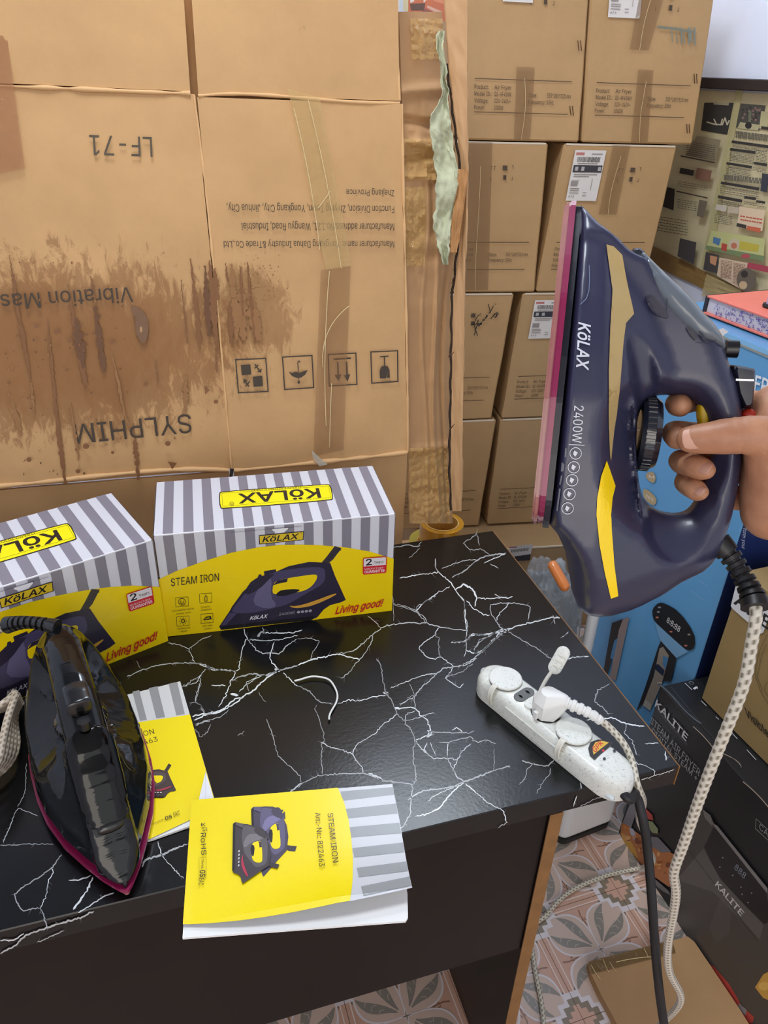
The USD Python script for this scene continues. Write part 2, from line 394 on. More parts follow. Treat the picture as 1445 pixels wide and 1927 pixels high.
# floor of patterned ceramic tiles
floor = thing('floor', None, None, (0, 0, 0), 0, kind='structure')
part(floor, 'screed', trimesh.creation.box(bounds=[[-3.6, -2.2, -0.08], [2.2, 3.4, -0.0065]]), mat('grout', (196, 172, 158), 0.9), world=False)
TA, TS, TC = math.radians(19.3), 0.208, np.array([0.532, 1.016])   # tile angle, size, one tile corner
def tile_pattern():
    """One glazed tile, centred: petals towards the corners, stepped crosses at the corners, banded edges."""
    d = Decal(lambda p, h: np.column_stack([p, h]), lift=0.00008, step=0.000015)
    SAL, OLV, WHT, PET, BRN = (206, 164, 144), (138, 124, 106), (222, 214, 218), (206, 182, 168), (142, 106, 84)
    s = 0.5
    d.poly([(-s, -s), (s, -s), (s, s), (-s, s)], OLV)
    for k in range(4):                                   # salmon triangle towards each edge, with a scroll
        R = lambda p: np.asarray(p, float) @ np.array([[math.cos(k * math.pi / 2), math.sin(k * math.pi / 2)], [-math.sin(k * math.pi / 2), math.cos(k * math.pi / 2)]])
        d.poly(R([(-0.26, -0.455), (0.26, -0.455), (0.13, -0.36), (0.04, -0.17), (0, -0.08), (-0.04, -0.17), (-0.13, -0.36)]), SAL)
        for sx in (-1, 1):
            a = np.linspace(0, 5.2, 16); q = np.stack([sx * (0.052 - (0.042 - 0.006 * a) * np.cos(a)), -0.33 + (0.042 - 0.006 * a) * np.sin(a)], 1)
            d.line(R(q), 0.013, BRN)
        d.line(R([(0, -0.42), (0.012, -0.36), (0, -0.25)]), 0.014, BRN)
    for k in range(4):                                   # petals with two leaves
        th = math.pi / 4 + k * math.pi / 2; c, n = math.cos(th), math.sin(th)
        R = lambda p: np.asarray(p, float) @ np.array([[c, n], [-n, c]])
        a = np.linspace(0, 1, 20)
        w = 0.215 * np.sin(np.pi * a ** 1.1) ** 0.8
        P = np.vstack([np.stack([0.01 + 0.56 * a, w], 1), np.stack([0.01 + 0.56 * a, -w], 1)[::-1]])
        d.poly(R(P), WHT); d.poly(R(P * [0.965, 0.91] + [0.008, 0]), PET)
        for sy in (-1, 1):
            L = [(0.06, 0.004 * sy), (0.15, 0.05 * sy), (0.25, 0.125 * sy), (0.36, 0.15 * sy), (0.50, 0.10 * sy), (0.40, 0.085 * sy), (0.30, 0.04 * sy), (0.18, 0.010 * sy)]
            d.poly(R(L), (140, 134, 126), sm=1)
            for q in (0.2, 0.28, 0.35): d.line(R([(q, 0.045 * sy), (q + 0.03, 0.075 * sy), (q + 0.015, 0.115 * sy)]), 0.006, (190, 176, 160))
    for k in range(4):                                   # banded edges
        R = lambda p: np.asarray(p, float) @ np.array([[math.cos(k * math.pi / 2), math.sin(k * math.pi / 2)], [-math.sin(k * math.pi / 2), math.cos(k * math.pi / 2)]])
        d.poly(R([(-s, -s), (s, -s), (s, -0.447), (-s, -0.447)]), SAL)
        d.poly(R([(-s, -0.462), (s, -0.462), (s, -0.45), (-s, -0.45)]), (230, 210, 200))
    for sx in (-1, 1):                                   # a quarter of a stepped cross in each corner
        for sy in (-1, 1):
            for col, g in ((WHT, 0.115), (OLV, 0.060), (SAL, 0.0)):
                u = 0.05
                st = [(s, s), (s - 0.125 - g, s), (s - 0.125 - g, s - 0.03 - g * 0.45), (s - 0.08 - g * 0.75, s - 0.03 - g * 0.45), (s - 0.08 - g * 0.75, s - 0.08 - g * 0.75), (s - 0.03 - g * 0.45, s - 0.08 - g * 0.75), (s - 0.03 - g * 0.45, s - 0.125 - g), (s, s - 0.125 - g)]
                d.poly(np.array(st) * [sx, sy], col)
    return np.vstack(d.V) * [TS - 0.001, TS - 0.001, 1], np.vstack(d.F), np.vstack(d.C)
tv, tf_, tcol = tile_pattern()
tb = cbox(-TS / 2 + 0.0004, TS / 2 - 0.0004, -TS / 2 + 0.0004, TS / 2 - 0.0004, -0.007, 0, 0.0006)
bv, bf = arr(tb); fv = np.vstack([bv, tv]); ff = np.vstack([bf, tf_ + len(bv)]); fc = np.vstack([np.tile(lin((205, 180, 165)), (len(bv), 1)), tcol])
glaze = print_mat('tile_glaze', 0.28, coat_weight=0.2)
cT, sT = math.cos(TA), math.sin(TA)
for i in range(-7, 4):
    for j in range(-5, 6):
        c = TC + np.array([cT, sT]) * (i + 0.5) * TS + np.array([-sT, cT]) * (j + 0.5) * TS
        if not (-0.55 < c[0] < 1.1 and 0.45 < c[1] < 2.2): continue
        v = fv.copy(); v[:, :2] = v[:, :2] @ np.array([[cT, sT], [-sT, cT]]) + c
        part(floor, 'tile', (v, ff), glaze, cols=fc)

# ------------------------------------------------------------------ right wall: dark ledge and pasted newspaper
WF = Frame(room(0.0295, -0.6), DY * -1, ZV)           # u runs towards the viewer along the wall
def wp(p): return WF.px(np.asarray(p, float))
ledge = thing('trim_1', None, None, tuple(room(0.02, -3.6, 1.50)), RZ, kind='structure')
zl = float(wp([(1372, 147)])[0, 1])
part(ledge, 'ledge_board', cbox(-0.025, 0.012, 0.0, 4.05, zl - 1.50 - 0.024, zl - 1.50, 0.002), mat('ledge_dark', (44, 34, 30), 0.6), world=False)
G = crop(1180, 100, 3.853)                               # newspaper crop
inkk, paper, paper2, grey = (58, 54, 50), (222, 208, 160), (205, 192, 148), (120, 112, 96)
wpm = print_mat('newsprint', 0.75)
def page(x0, x1, z0, z1, label=None):
    """A newspaper sheet on the wall between wall coordinates."""
    P = quad_grid(WF.pt([(x0, z1)])[0], WF.pt([(x1, z1)])[0], WF.pt([(x1, z0)])[0], WF.pt([(x0, z0)])[0], 12, 12)
    P = P + WF.N * (0.0015 + 0.0015 * meshkit.noise(P * 30)[..., None])
    m = grid_mesh(P, 0.001); return part(wall_right, 'newspaper_sheet', m, mat('news_paper', (214, 200, 158), 0.8, noise=0.08, nscale=12), label=label)
ul = wp(G([(760, 260)]))[0]; ur = wp([(1600, 190)])[0]
top_z = zl - 0.028
bot = wp(G([(560, 1560)]))[0]
seam = wp(G([(800, 360)]))[0, 0]; seam2 = wp(G([(590, 1540)]))[0, 0]; sm = (seam + seam2) / 2
page(-1.02, sm, bot[1] - 0.02, top_z); page(sm, sm + 0.42, bot[1] - 0.05, top_z); page(sm + 0.425, sm + 0.85, bot[1] - 0.05, top_z)
d = on(WF, G, lift=0.0042)
def tl(x0, y0, x1, y1, rows, w=4, col=(96, 90, 78), sl=0.16):
    """Rows of small unreadable newsprint."""
    for r in range(rows):
        y = y0 + (y1 - y0) * r / max(1, rows - 1); x = x0
        while x < x1 - 4:
            L = min(RNG.uniform(8, 26), x1 - x); d.line([(x, y + sl * (x - x0)), (x + L, y + sl * (x + L - x0))], w, col); x += L + RNG.uniform(3, 7)
d.poly([(570, 360), (795, 360), (735, 590), (545, 560)], (62, 60, 56)); d.poly([(640, 355), (750, 362), (745, 380), (635, 372)], (170, 160, 130))
for q in ([(590, 500), (640, 515), (690, 520), (700, 480)], [(700, 520), (720, 470), (735, 520), (750, 490)], [(640, 480), (660, 520)]): d.line(q, 10, (215, 205, 175), cap='round')
d.poly([(835, 365), (1015, 380), (970, 560), (800, 540)], (88, 84, 76)); d.poly([(830, 500), (970, 520), (960, 560), (810, 545)], (190, 182, 140))
d.circ((890, 525), 24, (52, 50, 48))
for k in range(26): d.circ((850 + RNG.uniform(0, 150), 395 + RNG.uniform(0, 90)), 9, (150, 120, 110) if k % 2 else (70, 66, 62))
d.line([(905, 420), (900, 500)], 20, (120, 124, 100))
d.poly([(985, 420), (1040, 428), (1030, 560), (970, 545)], (196, 186, 140)); d.line([(985, 540), (1040, 548)], 22, inkk)
for y in (575, 600): tl(800, y, 1040, y, 1, 22, (110, 104, 88), 0.12)
d.poly([(775, 632), (1040, 668), (1036, 690), (770, 650)], inkk); tl(785, 668, 1035, 676, 2)
d.poly([(765, 688), (948, 710), (945, 732), (760, 705)], inkk); tl(760, 722, 940, 775, 6); tl(955, 705, 1035, 790, 9)
d.poly([(745, 790), (930, 818), (926, 838), (740, 806)], inkk); d.poly([(945, 788), (1040, 800), (1036, 822), (940, 806)], inkk)
tl(740, 825, 920, 870, 5); tl(940, 830, 1035, 850, 3)
tl(730, 890, 1010, 910, 2, 20, (112, 106, 90), 0.1)
d.poly([(710, 930), (990, 975), (985, 997), (706, 948)], inkk); d.poly([(1010, 870), (1060, 878), (1045, 1010), (995, 1000)], (60, 62, 70))
tl(705, 965, 985, 1010, 4); d.poly([(693, 1030), (868, 1062), (864, 1084), (690, 1050)], inkk); d.poly([(885, 1034), (970, 1046), (966, 1066), (880, 1054)], inkk)
tl(690, 1065, 860, 1090, 3); tl(880, 1075, 1030, 1090, 2); d.poly([(975, 1065), (1040, 1075), (1036, 1092), (970, 1082)], inkk)
d.poly([(680, 1095), (760, 1105), (750, 1150), (674, 1135)], (206, 196, 178)); d.poly([(770, 1110), (850, 1120), (840, 1165), (760, 1155)], (200, 184, 160)); tl(670, 1165, 800, 1225, 6)
d.poly([(855, 1110), (1040, 1140), (1020, 1290), (835, 1250)], (226, 200, 168)); d.poly([(910, 1250), (1010, 1268), (1004, 1300), (905, 1280)], (206, 106, 74)); d.poly([(835, 1230), (905, 1245), (900, 1270), (830, 1255)], (66, 60, 54)); tl(860, 1180, 1020, 1205, 2, 9, (196, 90, 66)); 
d.poly([(650, 1285), (1040, 1345), (1030, 1500), (610, 1420)], (196, 196, 132)); d.poly([(612, 1392), (1040, 1470), (1030, 1510), (606, 1420)], (124, 140, 96))
d.poly([(665, 1330), (720, 1345), (705, 1395), (660, 1375)], (86, 128, 166)); d.poly([(725, 1375), (765, 1385), (760, 1440), (722, 1425)], (190, 78, 66)); d.circ((815, 1385), 42, (206, 190, 160)); d.circ((815, 1395), 22, (196, 120, 90))
d.poly([(860, 1360), (1000, 1390), (990, 1440), (850, 1420)], (196, 180, 70)); d.circ((900, 1470), 34, (186, 86, 90), ry=16)
d.poly([(610, 1440), (705, 1465), (690, 1595), (590, 1570)], (72, 66, 64)); d.poly([(640, 1465), (695, 1475), (680, 1540), (640, 1520)], (206, 150, 110))
d.poly([(710, 1480), (920, 1520), (880, 1720), (690, 1610)], (216, 190, 160)); tl(720, 1500, 800, 1620, 13, 4, (150, 110, 90)); tl(815, 1520, 900, 1660, 14, 4, (150, 110, 90))
d.poly([(925, 1515), (1080, 1545), (1075, 1590), (918, 1555)], (176, 70, 84)); d.circ((915, 1640), 72, (110, 98, 84), ry=84); d.circ((900, 1600), 26, (60, 52, 48)); d.circ((890, 1680), 30, (210, 180, 140))
# the older sheet in the corner behind the stack
d.poly([(555, 600), (730, 630), (690, 780), (470, 740)], (150, 136, 108)); tl(480, 640, 690, 740, 8, 4, (90, 82, 70)); d.line([(440, 745), (690, 795)], 9, (70, 62, 56))
d.poly([(440, 830), (540, 850), (530, 890), (430, 870)], (60, 54, 50)); d.poly([(560, 830), (670, 850), (655, 930), (545, 910)], (140, 100, 80)); tl(420, 930, 640, 960, 3); d.line([(410, 1000), (640, 1050)], 9, (70, 60, 54))
d.poly([(300, 960), (400, 985), (390, 1140), (280, 1100)], (54, 48, 46)); d.poly([(580, 1060), (640, 1075), (610, 1190), (560, 1180)], (120, 108, 90)); tl(420, 1060, 560, 1120, 5)
d.poly([(440, 1340), (560, 1370), (540, 1530), (420, 1470)], (72, 66, 66)); tl(260, 1180, 500, 1280, 6, 5, (96, 84, 66))
d.out(wall_right, 'newsprint', wpm)
# clear tape over the seam, brown tape strips along the foot
tape_clear = clear_mat('clear_tape', (236, 226, 190), 0.30)
tape_brown = clear_mat('brown_tape', (176, 128, 70), 0.62, 0.18)
def strip(parent, name, fr, tf, pts, material, lift=0.0046, amp=0.0006, label=None, n=(16, 6)):
    """A strip of tape lying on a face; pts: its four corners, top left first."""
    q = fr.pt(fr.px(tf(np.array(pts, float))))
    P = quad_grid(q[0], q[1], q[2], q[3], *n)
    P = P + fr.N * (lift + amp * meshkit.noise(P * 160)[..., None])
    return part(parent, name, grid_mesh(P, 0.0001), material, smooth=True, label=label)
strip(wall_right, 'clear_tape', WF, G, [(805, 265), (850, 270), (610, 1560), (545, 1545)], clear_mat('seam_tape', (226, 216, 160), 0.55), lift=0.0048)
strip(wall_right, 'brown_tape', WF, G, [(190, 1390), (900, 1740), (760, 1800), (150, 1510)], mat('brown_tape_wall', (150, 118, 70), 0.35, noise=0.15, nscale=30, bump=0.3, bscale=90), lift=0.006, amp=0.002)
strip(wall_right, 'clear_tape', WF, G, [(600, 1600), (860, 1720), (800, 1790), (560, 1760)], clear_mat('crumpled_tape', (226, 206, 150), 0.4, 0.08), lift=0.0085, amp=0.004)

# ------------------------------------------------------------------ desk
DT, DYAW, DD, DTH = np.array([0.3956, 0.6905, 0.0]), 0.311, 0.5963, 0.0354
d1, d2 = E2(DYAW), E2(DYAW + math.pi / 2)
desk = thing('desk', 'black marble-print desk with raw wooden edge on its dark side panel', 'desk', tuple(DT), DYAW)
marble = mat('black_marble', (11, 12, 14), 0.22, noise=0.35, nscale=9, bump=0.06, bscale=220, specular_ior_level=0.42)
part(desk, 'tabletop', cbox(-1.35, -0.001, 0.001, DD, 0.75 - DTH, 0.75, 0.0012), marble, world=False)
woodE = mat('raw_edge', (134, 94, 50), 0.6, noise=0.2, nscale=30)
part(desk, 'edge_band', cbox(-0.0012, 0.0006, 0.0, DD, 0.75 - DTH, 0.7492, 0.0003), woodE, world=False, label='raw wood-coloured edge of the desktop')
darkw = mat('dark_veneer', (20, 14, 11), 0.36, noise=0.3, nscale=8, specular_ior_level=0.22)
part(desk, 'side_panel', cbox(-0.1815, -0.1635, 0.0016, 0.55, 0.0, 0.75 - DTH, 0.0006), darkw, world=False)
part(desk, 'side_panel_edge', cbox(-0.1815, -0.1625, 0.0, 0.0016, 0.0, 0.75 - DTH, 0.0003), woodE, world=False, label='raw wood-coloured front edge of the side panel')
part(desk, 'modesty_panel', cbox(-1.18, -0.1816, 0.004, 0.020, 0.417, 0.75 - DTH, 0.0006), darkw, world=False)
part(desk, 'side_panel', cbox(-1.20, -1.182, 0.0, 0.55, 0.0, 0.75 - DTH, 0.0006), darkw, world=False)
FT = Frame(np.array([0.3956, 0.6905, 0.75]), d1, d2)
FE = Frame(np.array([0.3956, 0.6905, 0.75]), d1, ZV)
WH = (232, 236, 238)
def vein(D, pts, w, seed):
    rng = np.random.default_rng(seed); p = np.asarray(D.src(np.array(pts, float)))
    ls = LineString(p); n = max(4, int(ls.length / 3.2)); q = np.array([ls.interpolate(k / n, normalized=True).coords[0] for k in range(n + 1)])
    q[1:-1] += rng.normal(0, 0.75, (n - 1, 2))
    t = np.gradient(q, axis=0); t /= np.linalg.norm(t, axis=1, keepdims=True) + 1e-9; nn = np.stack([-t[:, 1], t[:, 0]], 1)
    ww = w * D.sc * (0.32 + 0.66 * meshkit.noise(np.column_stack([q * 0.10, np.full(len(q), seed * 1.7)])))[:, None] + 0.12
    ww[0] *= 0.2; ww[-1] *= 0.2
    v = np.vstack([q + nn * ww / 2, q - nn * ww / 2]); m = len(q); k = np.arange(m - 1)
    f = np.vstack([np.stack([k, k + 1, k + m + 1], 1), np.stack([k, k + m + 1, k + m], 1)])
    g = 1.0 - 0.35 * rng.random()
    D.raw(D.tf(v), f, tuple(np.array(WH) * g), layer=False)
    if w > 4:                                            # a few fine twigs
        for _ in range(max(1, n // 9)):
            k = rng.integers(1, n); a = q[k]; dr = t[k] * rng.choice([-1, 1]) + nn[k] * rng.choice([-1, 1]) * 1.1
            b = a + dr * rng.uniform(3, 9); D.raw(D.tf(np.array([a - nn[k] * 0.3, a + nn[k] * 0.3, b])), [[0, 1, 2]], tuple(np.array(WH) * 0.8), layer=False)
E2C_, J, P7, Q5, S6 = (crop(560, 1120, 3.6125), 3.61), (crop(740, 940, 2.58), 2.58), (crop(860, 1180, 3.284), 3.284), (crop(0, 1130, 3.266), 3.266), (crop(0, 1600, 2.89), 2.89)
VE = {0: (E2C_, [([(0,475),(90,440),(180,420),(275,400),(340,420),(425,435)],9),([(275,400),(380,380),(430,340),(500,275),(570,222),(640,200),(760,187),(880,192),(980,220),(1060,230),(1150,240)],7),([(500,275),(510,310),(470,375),(425,435),(400,460),(345,530),(295,570)],5),([(475,140),(530,180),(570,222)],4),([(645,0),(650,60),(735,75),(805,105),(860,150),(880,190)],5),([(940,0),(880,35),(820,70),(805,105)],5),([(650,60),(655,180)],3),([(965,220),(930,270),(855,325),(825,360),(870,415),(915,435),(970,420),(1030,460),(1060,490)],6),([(930,270),(960,290),(960,370),(970,420)],4),([(1100,0),(1135,50),(1135,150),(1155,190),(1145,300),(1150,370),(1130,420)],6),([(1445,235),(1380,235),(1330,260),(1250,270),(1190,265),(1140,310),(1045,325)],9),([(1380,235),(1350,290),(1310,330),(1260,380),(1190,395),(1140,370)],8),([(1330,270),(1240,300),(1210,340),(1200,380)],4),([(1420,250),(1340,290),(1280,360),(1220,410),(1170,450),(1090,490)],8),([(1220,430),(1150,470),(1060,490),(1000,495),(945,530),(920,560),(840,630),(800,680),(740,720),(690,740)],8),([(945,530),(850,545),(760,580),(690,605),(630,635)],5),([(1000,565),(1060,540),(1130,515),(1190,465)],4),([(1060,490),(1000,565),(1040,590),(1100,630),(1130,600)],5),([(535,430),(565,480),(575,540),(585,600),(600,660),(640,720),(660,770),(680,810),(725,855),(780,930),(800,985),(785,1050),(790,1140),(800,1190),(805,1260),(785,1285)],7),([(600,680),(500,695),(430,720),(340,715),(270,740)],6),([(580,660),(615,665)],16),([(680,810),(620,850),(570,890),(520,945),(450,980),(400,1020),(370,1080)],5),([(155,1000),(190,1020),(230,1035),(310,1055),(370,1080),(400,1130),(440,1165),(445,1210)],7),([(0,1310),(40,1275),(130,1230),(220,1220),(320,1215),(450,1215),(520,1235),(575,1258),(680,1270),(785,1285),(780,1330),(765,1420),(770,1470),(740,1540),(700,1590)],8),([(480,1210),(540,1235),(580,1258)],18),([(115,770),(150,850),(170,920),(180,980),(165,1010),(160,1100),(168,1220)],4),([(0,615),(80,655),(120,700),(165,730),(240,740)],6),([(135,745),(115,770)],3),([(690,770),(750,765),(800,770),(840,820),(880,840),(905,920),(870,960),(800,985)],9),([(880,920),(930,940),(870,960)],26),([(660,765),(700,775)],16),([(725,855),(740,810),(800,785)],6),([(725,855),(820,835),(925,795)],5),([(905,930),(1000,935),(1120,935),(1160,940),(1200,920)],7),([(1050,920),(1080,895),(1120,935)],5),([(960,1000),(1030,1000),(1120,975),(1180,960),(1195,990),(1230,1000),(1280,985),(1350,1010)],5),([(800,990),(850,1050),(880,1080),(930,1110),(1000,1110),(1050,1110),(1085,1125),(1110,1070),(1180,1010)],7),([(880,1000),(860,1040),(880,1080)],7),([(900,1000),(940,1090)],4),([(1025,1005),(1015,1100)],5),([(1015,1100),(1040,1150),(1060,1190),(1085,1240),(1130,1265)],8),([(1085,1125),(1060,1180)],6),([(1445,1160),(1340,1190),(1240,1230),(1130,1270),(1060,1300),(960,1320),(850,1330),(800,1360),(750,1395)],11),([(1130,1270),(1050,1340),(1000,1400),(960,1450),(880,1490),(800,1505)],10),([(1100,1290),(960,1350),(880,1400)],6),([(1140,1280),(1210,1340),(1290,1410),(1400,1470),(1420,1545)],7),([(1340,1040),(1330,1190)],3),([(740,700),(790,680),(800,770)],5),([(760,600),(795,680)],3)]),
 1: (J, [([(30,382),(150,362),(220,352),(245,375),(275,400),(300,440),(345,490),(352,600),(358,635)],5),([(205,285),(205,330),(220,352)],4),([(235,335),(300,310),(370,292),(410,292)],4),([(0,235),(60,220),(120,230),(140,205)],4),([(75,285),(110,255),(130,235)],3),([(410,165),(340,210),(370,245),(420,240),(470,270)],4),([(405,165),(418,225)],3),([(548,260),(470,270),(410,290),(350,345),(285,380)],7),([(545,265),(470,295),(440,310)],4),([(470,310),(510,335)],3),([(300,440),(340,410),(390,440),(405,480),(395,520)],9),([(405,480),(480,480),(560,478),(580,470)],6),([(490,460),(520,475)],4),([(275,420),(220,450),(160,490),(120,530),(110,545)],4),([(0,510),(60,525),(110,545),(160,598)],5),([(355,490),(390,530),(440,560),(470,560)],5),([(470,510),(475,560),(500,590),(520,625),(545,635)],5),([(565,500),(530,540),(510,560),(500,590)],5),([(470,510),(560,500),(590,505),(640,508),(665,520),(655,590)],4),([(810,575),(770,572),(700,590),(620,610),(545,635),(470,655),(380,660),(350,690),(280,695)],7),([(545,635),(480,690),(430,740),(390,745)],7),([(500,640),(420,690),(400,720)],4),([(555,640),(620,680),(700,725),(770,775)],4),([(845,775),(900,763),(950,762)],4),([(775,560),(785,605)],4),([(815,670),(850,645)],3)]),
 2: (P7, [([(680,190),(760,185),(815,180)],5),([(945,350),(870,390),(850,460),(900,500),(940,540)],6),([(800,575),(880,565),(960,560),(1050,600),(1160,613)],8),([(1045,605),(1035,660),(1080,700),(1110,790)],5),([(1090,835),(1130,845),(1190,870),(1220,890),(1220,920)],6),([(1285,765),(1290,825)],9),([(1160,720),(1245,720)],5),([(400,825),(480,850),(560,860),(600,820)],7),([(580,870),(580,900),(530,960),(490,1030)],5),([(480,840),(430,880),(430,920),(385,975)],5),([(640,70),(690,30)],3),([(760,960),(770,1000)],7)]),
 3: (Q5, [([(0,1505),(100,1503),(200,1495),(330,1500)],6),([(235,1325),(170,1300),(110,1275),(80,1340),(40,1440),(20,1490)],4),([(160,1000),(155,1180),(110,1270)],3),([(380,1560),(320,1640),(240,1700),(130,1770),(85,1810),(110,1870),(140,1910),(200,1895),(250,1890),(275,1960),(290,2020)],8),([(320,1640),(330,1670),(300,1720),(280,1820),(250,1890)],5),([(570,1700),(530,1790),(500,1830),(450,1900)],13),([(700,1795),(640,1820),(560,1870),(480,1920)],9),([(560,1690),(480,1720),(420,1720)],9),([(1155,1495),(1060,1530),(980,1570),(900,1590),(870,1640)],14),([(970,1480),(990,1560),(1040,1620),(1130,1710)],6),([(780,470),(860,430),(960,400),(1080,385),(1200,385),(1270,400),(1330,425),(1437,432)],7),([(1030,260),(1100,270),(1160,300),(1195,380)],5),([(1155,300),(1220,250),(1300,215)],4),([(840,370),(860,420)],3),([(1260,420),(1220,480),(1215,500),(1120,530)],4),([(1220,490),(1235,520),(1200,620),(1240,650),(1260,700)],4),([(1160,630),(1200,625)],4),([(1190,735),(1260,705),(1340,690),(1437,640),(1500,590)],9),([(1200,770),(1260,740),(1310,730)],5)]),
 4: ((crop(220, 1180, 3.6125), 3.61), [([(860,10),(885,75),(850,150),(840,220),(825,290),(800,300)],7),([(530,245),(590,260),(640,285),(720,290),(800,300),(800,330),(770,370),(755,430),(730,480),(690,545)],7),([(600,262),(640,285)],18),([(605,285),(555,340),(500,370),(445,405)],4),([(555,340),(570,355),(550,440),(530,505)],4),([(570,545),(600,585)],6),([(880,80),(930,130),(950,160),(1000,180),(1060,175),(1105,185),(1150,130),(1225,80)],7),([(1225,80),(1300,75),(1380,95),(1330,170),(1315,225)],4),([(900,85),(1000,95),(1100,85),(1230,60)],5),([(1000,40),(1100,42),(1200,40),(1260,20)],9),([(955,66),(985,30),(1010,40)],20),([(990,0),(1000,40)],8),([(1070,100),(1050,160),(1040,215),(1090,290)],8),([(1230,260),(1200,270),(1110,290),(1020,330),(900,320),(830,340),(780,370)],11),([(1070,285),(1110,300)],24),([(1100,295),(1040,330),(980,380),(920,440),(850,475),(800,490),(720,560),(650,580),(600,590),(510,605)],11),([(1050,310),(940,350),(870,400),(830,440)],6),([(770,455),(825,465)],18),([(900,440),(880,380),(960,330)],4),([(640,395),(740,400)],6),([(1130,310),(1190,370),(1230,405)],7),([(960,440),(990,490),(1015,510)],3),([(1015,625),(1050,710),(1080,820),(1100,880),(1180,950),(1230,1000),(1260,1055)],5),([(1175,1120),(1260,1060)],9),([(530,660),(620,640),(720,600),(760,560)],6),([(530,690),(570,750),(610,720),(640,660)],5),([(820,740),(870,710)],4)])}
dv = on(FT, lift=0.00006, step=0.0); dv.src = None; sd = 0
for k, ((cf, sc), L) in VE.items():
    dv.src, dv.sc = cf, 1.0 / sc; dv.grp('marble_veining')
    for pts, w in L: sd += 1; vein(dv, pts, w * 1.15, sd)
dv.out(desk, 'marble_veining', print_mat('vein_print', 0.2), kind='stuff', label='white marble veins printed across the black desktop')
de = on(FE, lift=0.0004, step=0.0)
for (cf, sc), L in ((S6, [([(0,560),(80,520),(140,460),(290,405),(430,370),(510,330)],12),([(0,490),(80,485),(130,450)],9),([(200,500),(350,435)],6)]), (P7, [([(1135,945),(1230,915),(1340,880)],5),([(760,1110),(850,1060),(1050,1010)],4),([(315,1205),(250,1240)],5),([(740,1040),(720,1110)],8)])):
    de.src, de.sc = cf, 1.0 / sc; de.grp('edge_veining')
    for pts, w in L: sd += 1; vein(de, pts, w, sd)
de.out(desk, 'edge_veining', print_mat('vein_print', 0.2), kind='stuff')

# ------------------------------------------------------------------ the big flattened carton behind the desk
SY, SL = 0.2924, 0.2179
s_up = math.cos(SL) * ZV + math.sin(SL) * E2(SY + math.pi / 2)
SF = Frame(np.array([-0.3162, 1.35, 1.4695]), E2(SY), s_up)     # face of the carton
def sp(p, h=0.0): return SF.pt(SF.px(np.asarray(p, float)), h)
carton = thing('flattened_carton', 'huge stained flattened brown carton standing upside down behind the desk', 'cardboard carton', tuple(np.r_[sp([(400, 880)])[0, :2], 0.02]), SY)
sc1, sc2 = sp([(120, 660)])[0], sp([(470, 590)])[0]
kraft_s = kraft_mat('kraft_stained', (198, 156, 106), stain=[
    (tuple(sc1), (0.30, 0.30, 0.135), (150, 100, 48), 0.62, 14.0, -0.05, 0.55), (tuple(sc1), (0.34, 0.34, 0.165), (118, 72, 36), 0.55, 60.0, 0.12, 0.30),
    (tuple(sc2), (0.085, 0.085, 0.085), (122, 76, 34), 0.5, 55.0, 0.05, 0.30)])
kraft_p = kraft_mat('kraft_plain', (200, 158, 108))
kraft_d = kraft_mat('kraft_dark', (178, 128, 78))
def panel(name, A, B, C, D, r, c, amp, thick=0.005, m=None, seed=0, frame=sp, off=(0, 0, 0, 0), lab=None):
    q = np.array([frame(np.array([p]), np.array([o]))[0] for p, o in zip((A, B, C, D), off)])
    P = quad_grid(*q, r, c)
    nn = (meshkit.fbm(P * 9 + seed, 3, seed) - 0.5)[..., None] * amp
    P = P + SF.N * nn
    return part(carton, name, grid_mesh(P, thick), m or kraft_s, smooth=35, label=lab)
panel('back_board', (-330, -80), (752, -70), (772, 852), (-330, 950), 6, 6, 0.002, seed=9, m=kraft_d, off=(-0.022,) * 4)
panel('panel', (-330, 146), (366, 177), (436, 882), (-330, 946), 34, 34, 0.010, seed=1, lab='left carton panel with rusty water stains')
panel('panel', (371, 183), (754, 196), (766, 850), (437, 884), 34, 26, 0.007, seed=2, off=(0.002, 0.002, 0.0, 0.0))
panel('flap', (-330, -110), (338, -95), (358, 172), (-330, 142), 16, 20, 0.006, seed=3, m=kraft_p, off=(0.02, 0.02, 0.0, 0.0))
panel('flap', (353, -95), (744, -85), (751, 190), (373, 177), 16, 16, 0.006, seed=4, m=kraft_p, off=(0.012, 0.014, 0.001, 0.001))
# flaps below the lower crease hang straight down behind the desk
def lower(A, B, seed, lab=None):
    a, b = sp([A])[0], sp([B])[0]
    P = quad_grid(a, b, b * [1, 1, 0] + [0, 0, 0.02] + np.r_[-SF.N[:2] * 0.02, 0], a * [1, 1, 0] + [0, 0, 0.02] + np.r_[-SF.N[:2] * 0.02, 0], 40, 20)
    P = P + SF.N * ((meshkit.fbm(P * 10 + seed, 3, seed) - 0.5)[..., None] * 0.008)
    part(carton, 'lower_flap', grid_mesh(P, 0.005), kraft_p, smooth=35)
lower((-330, 950), (431, 887), 5); lower((440, 888), (767, 853), 6)
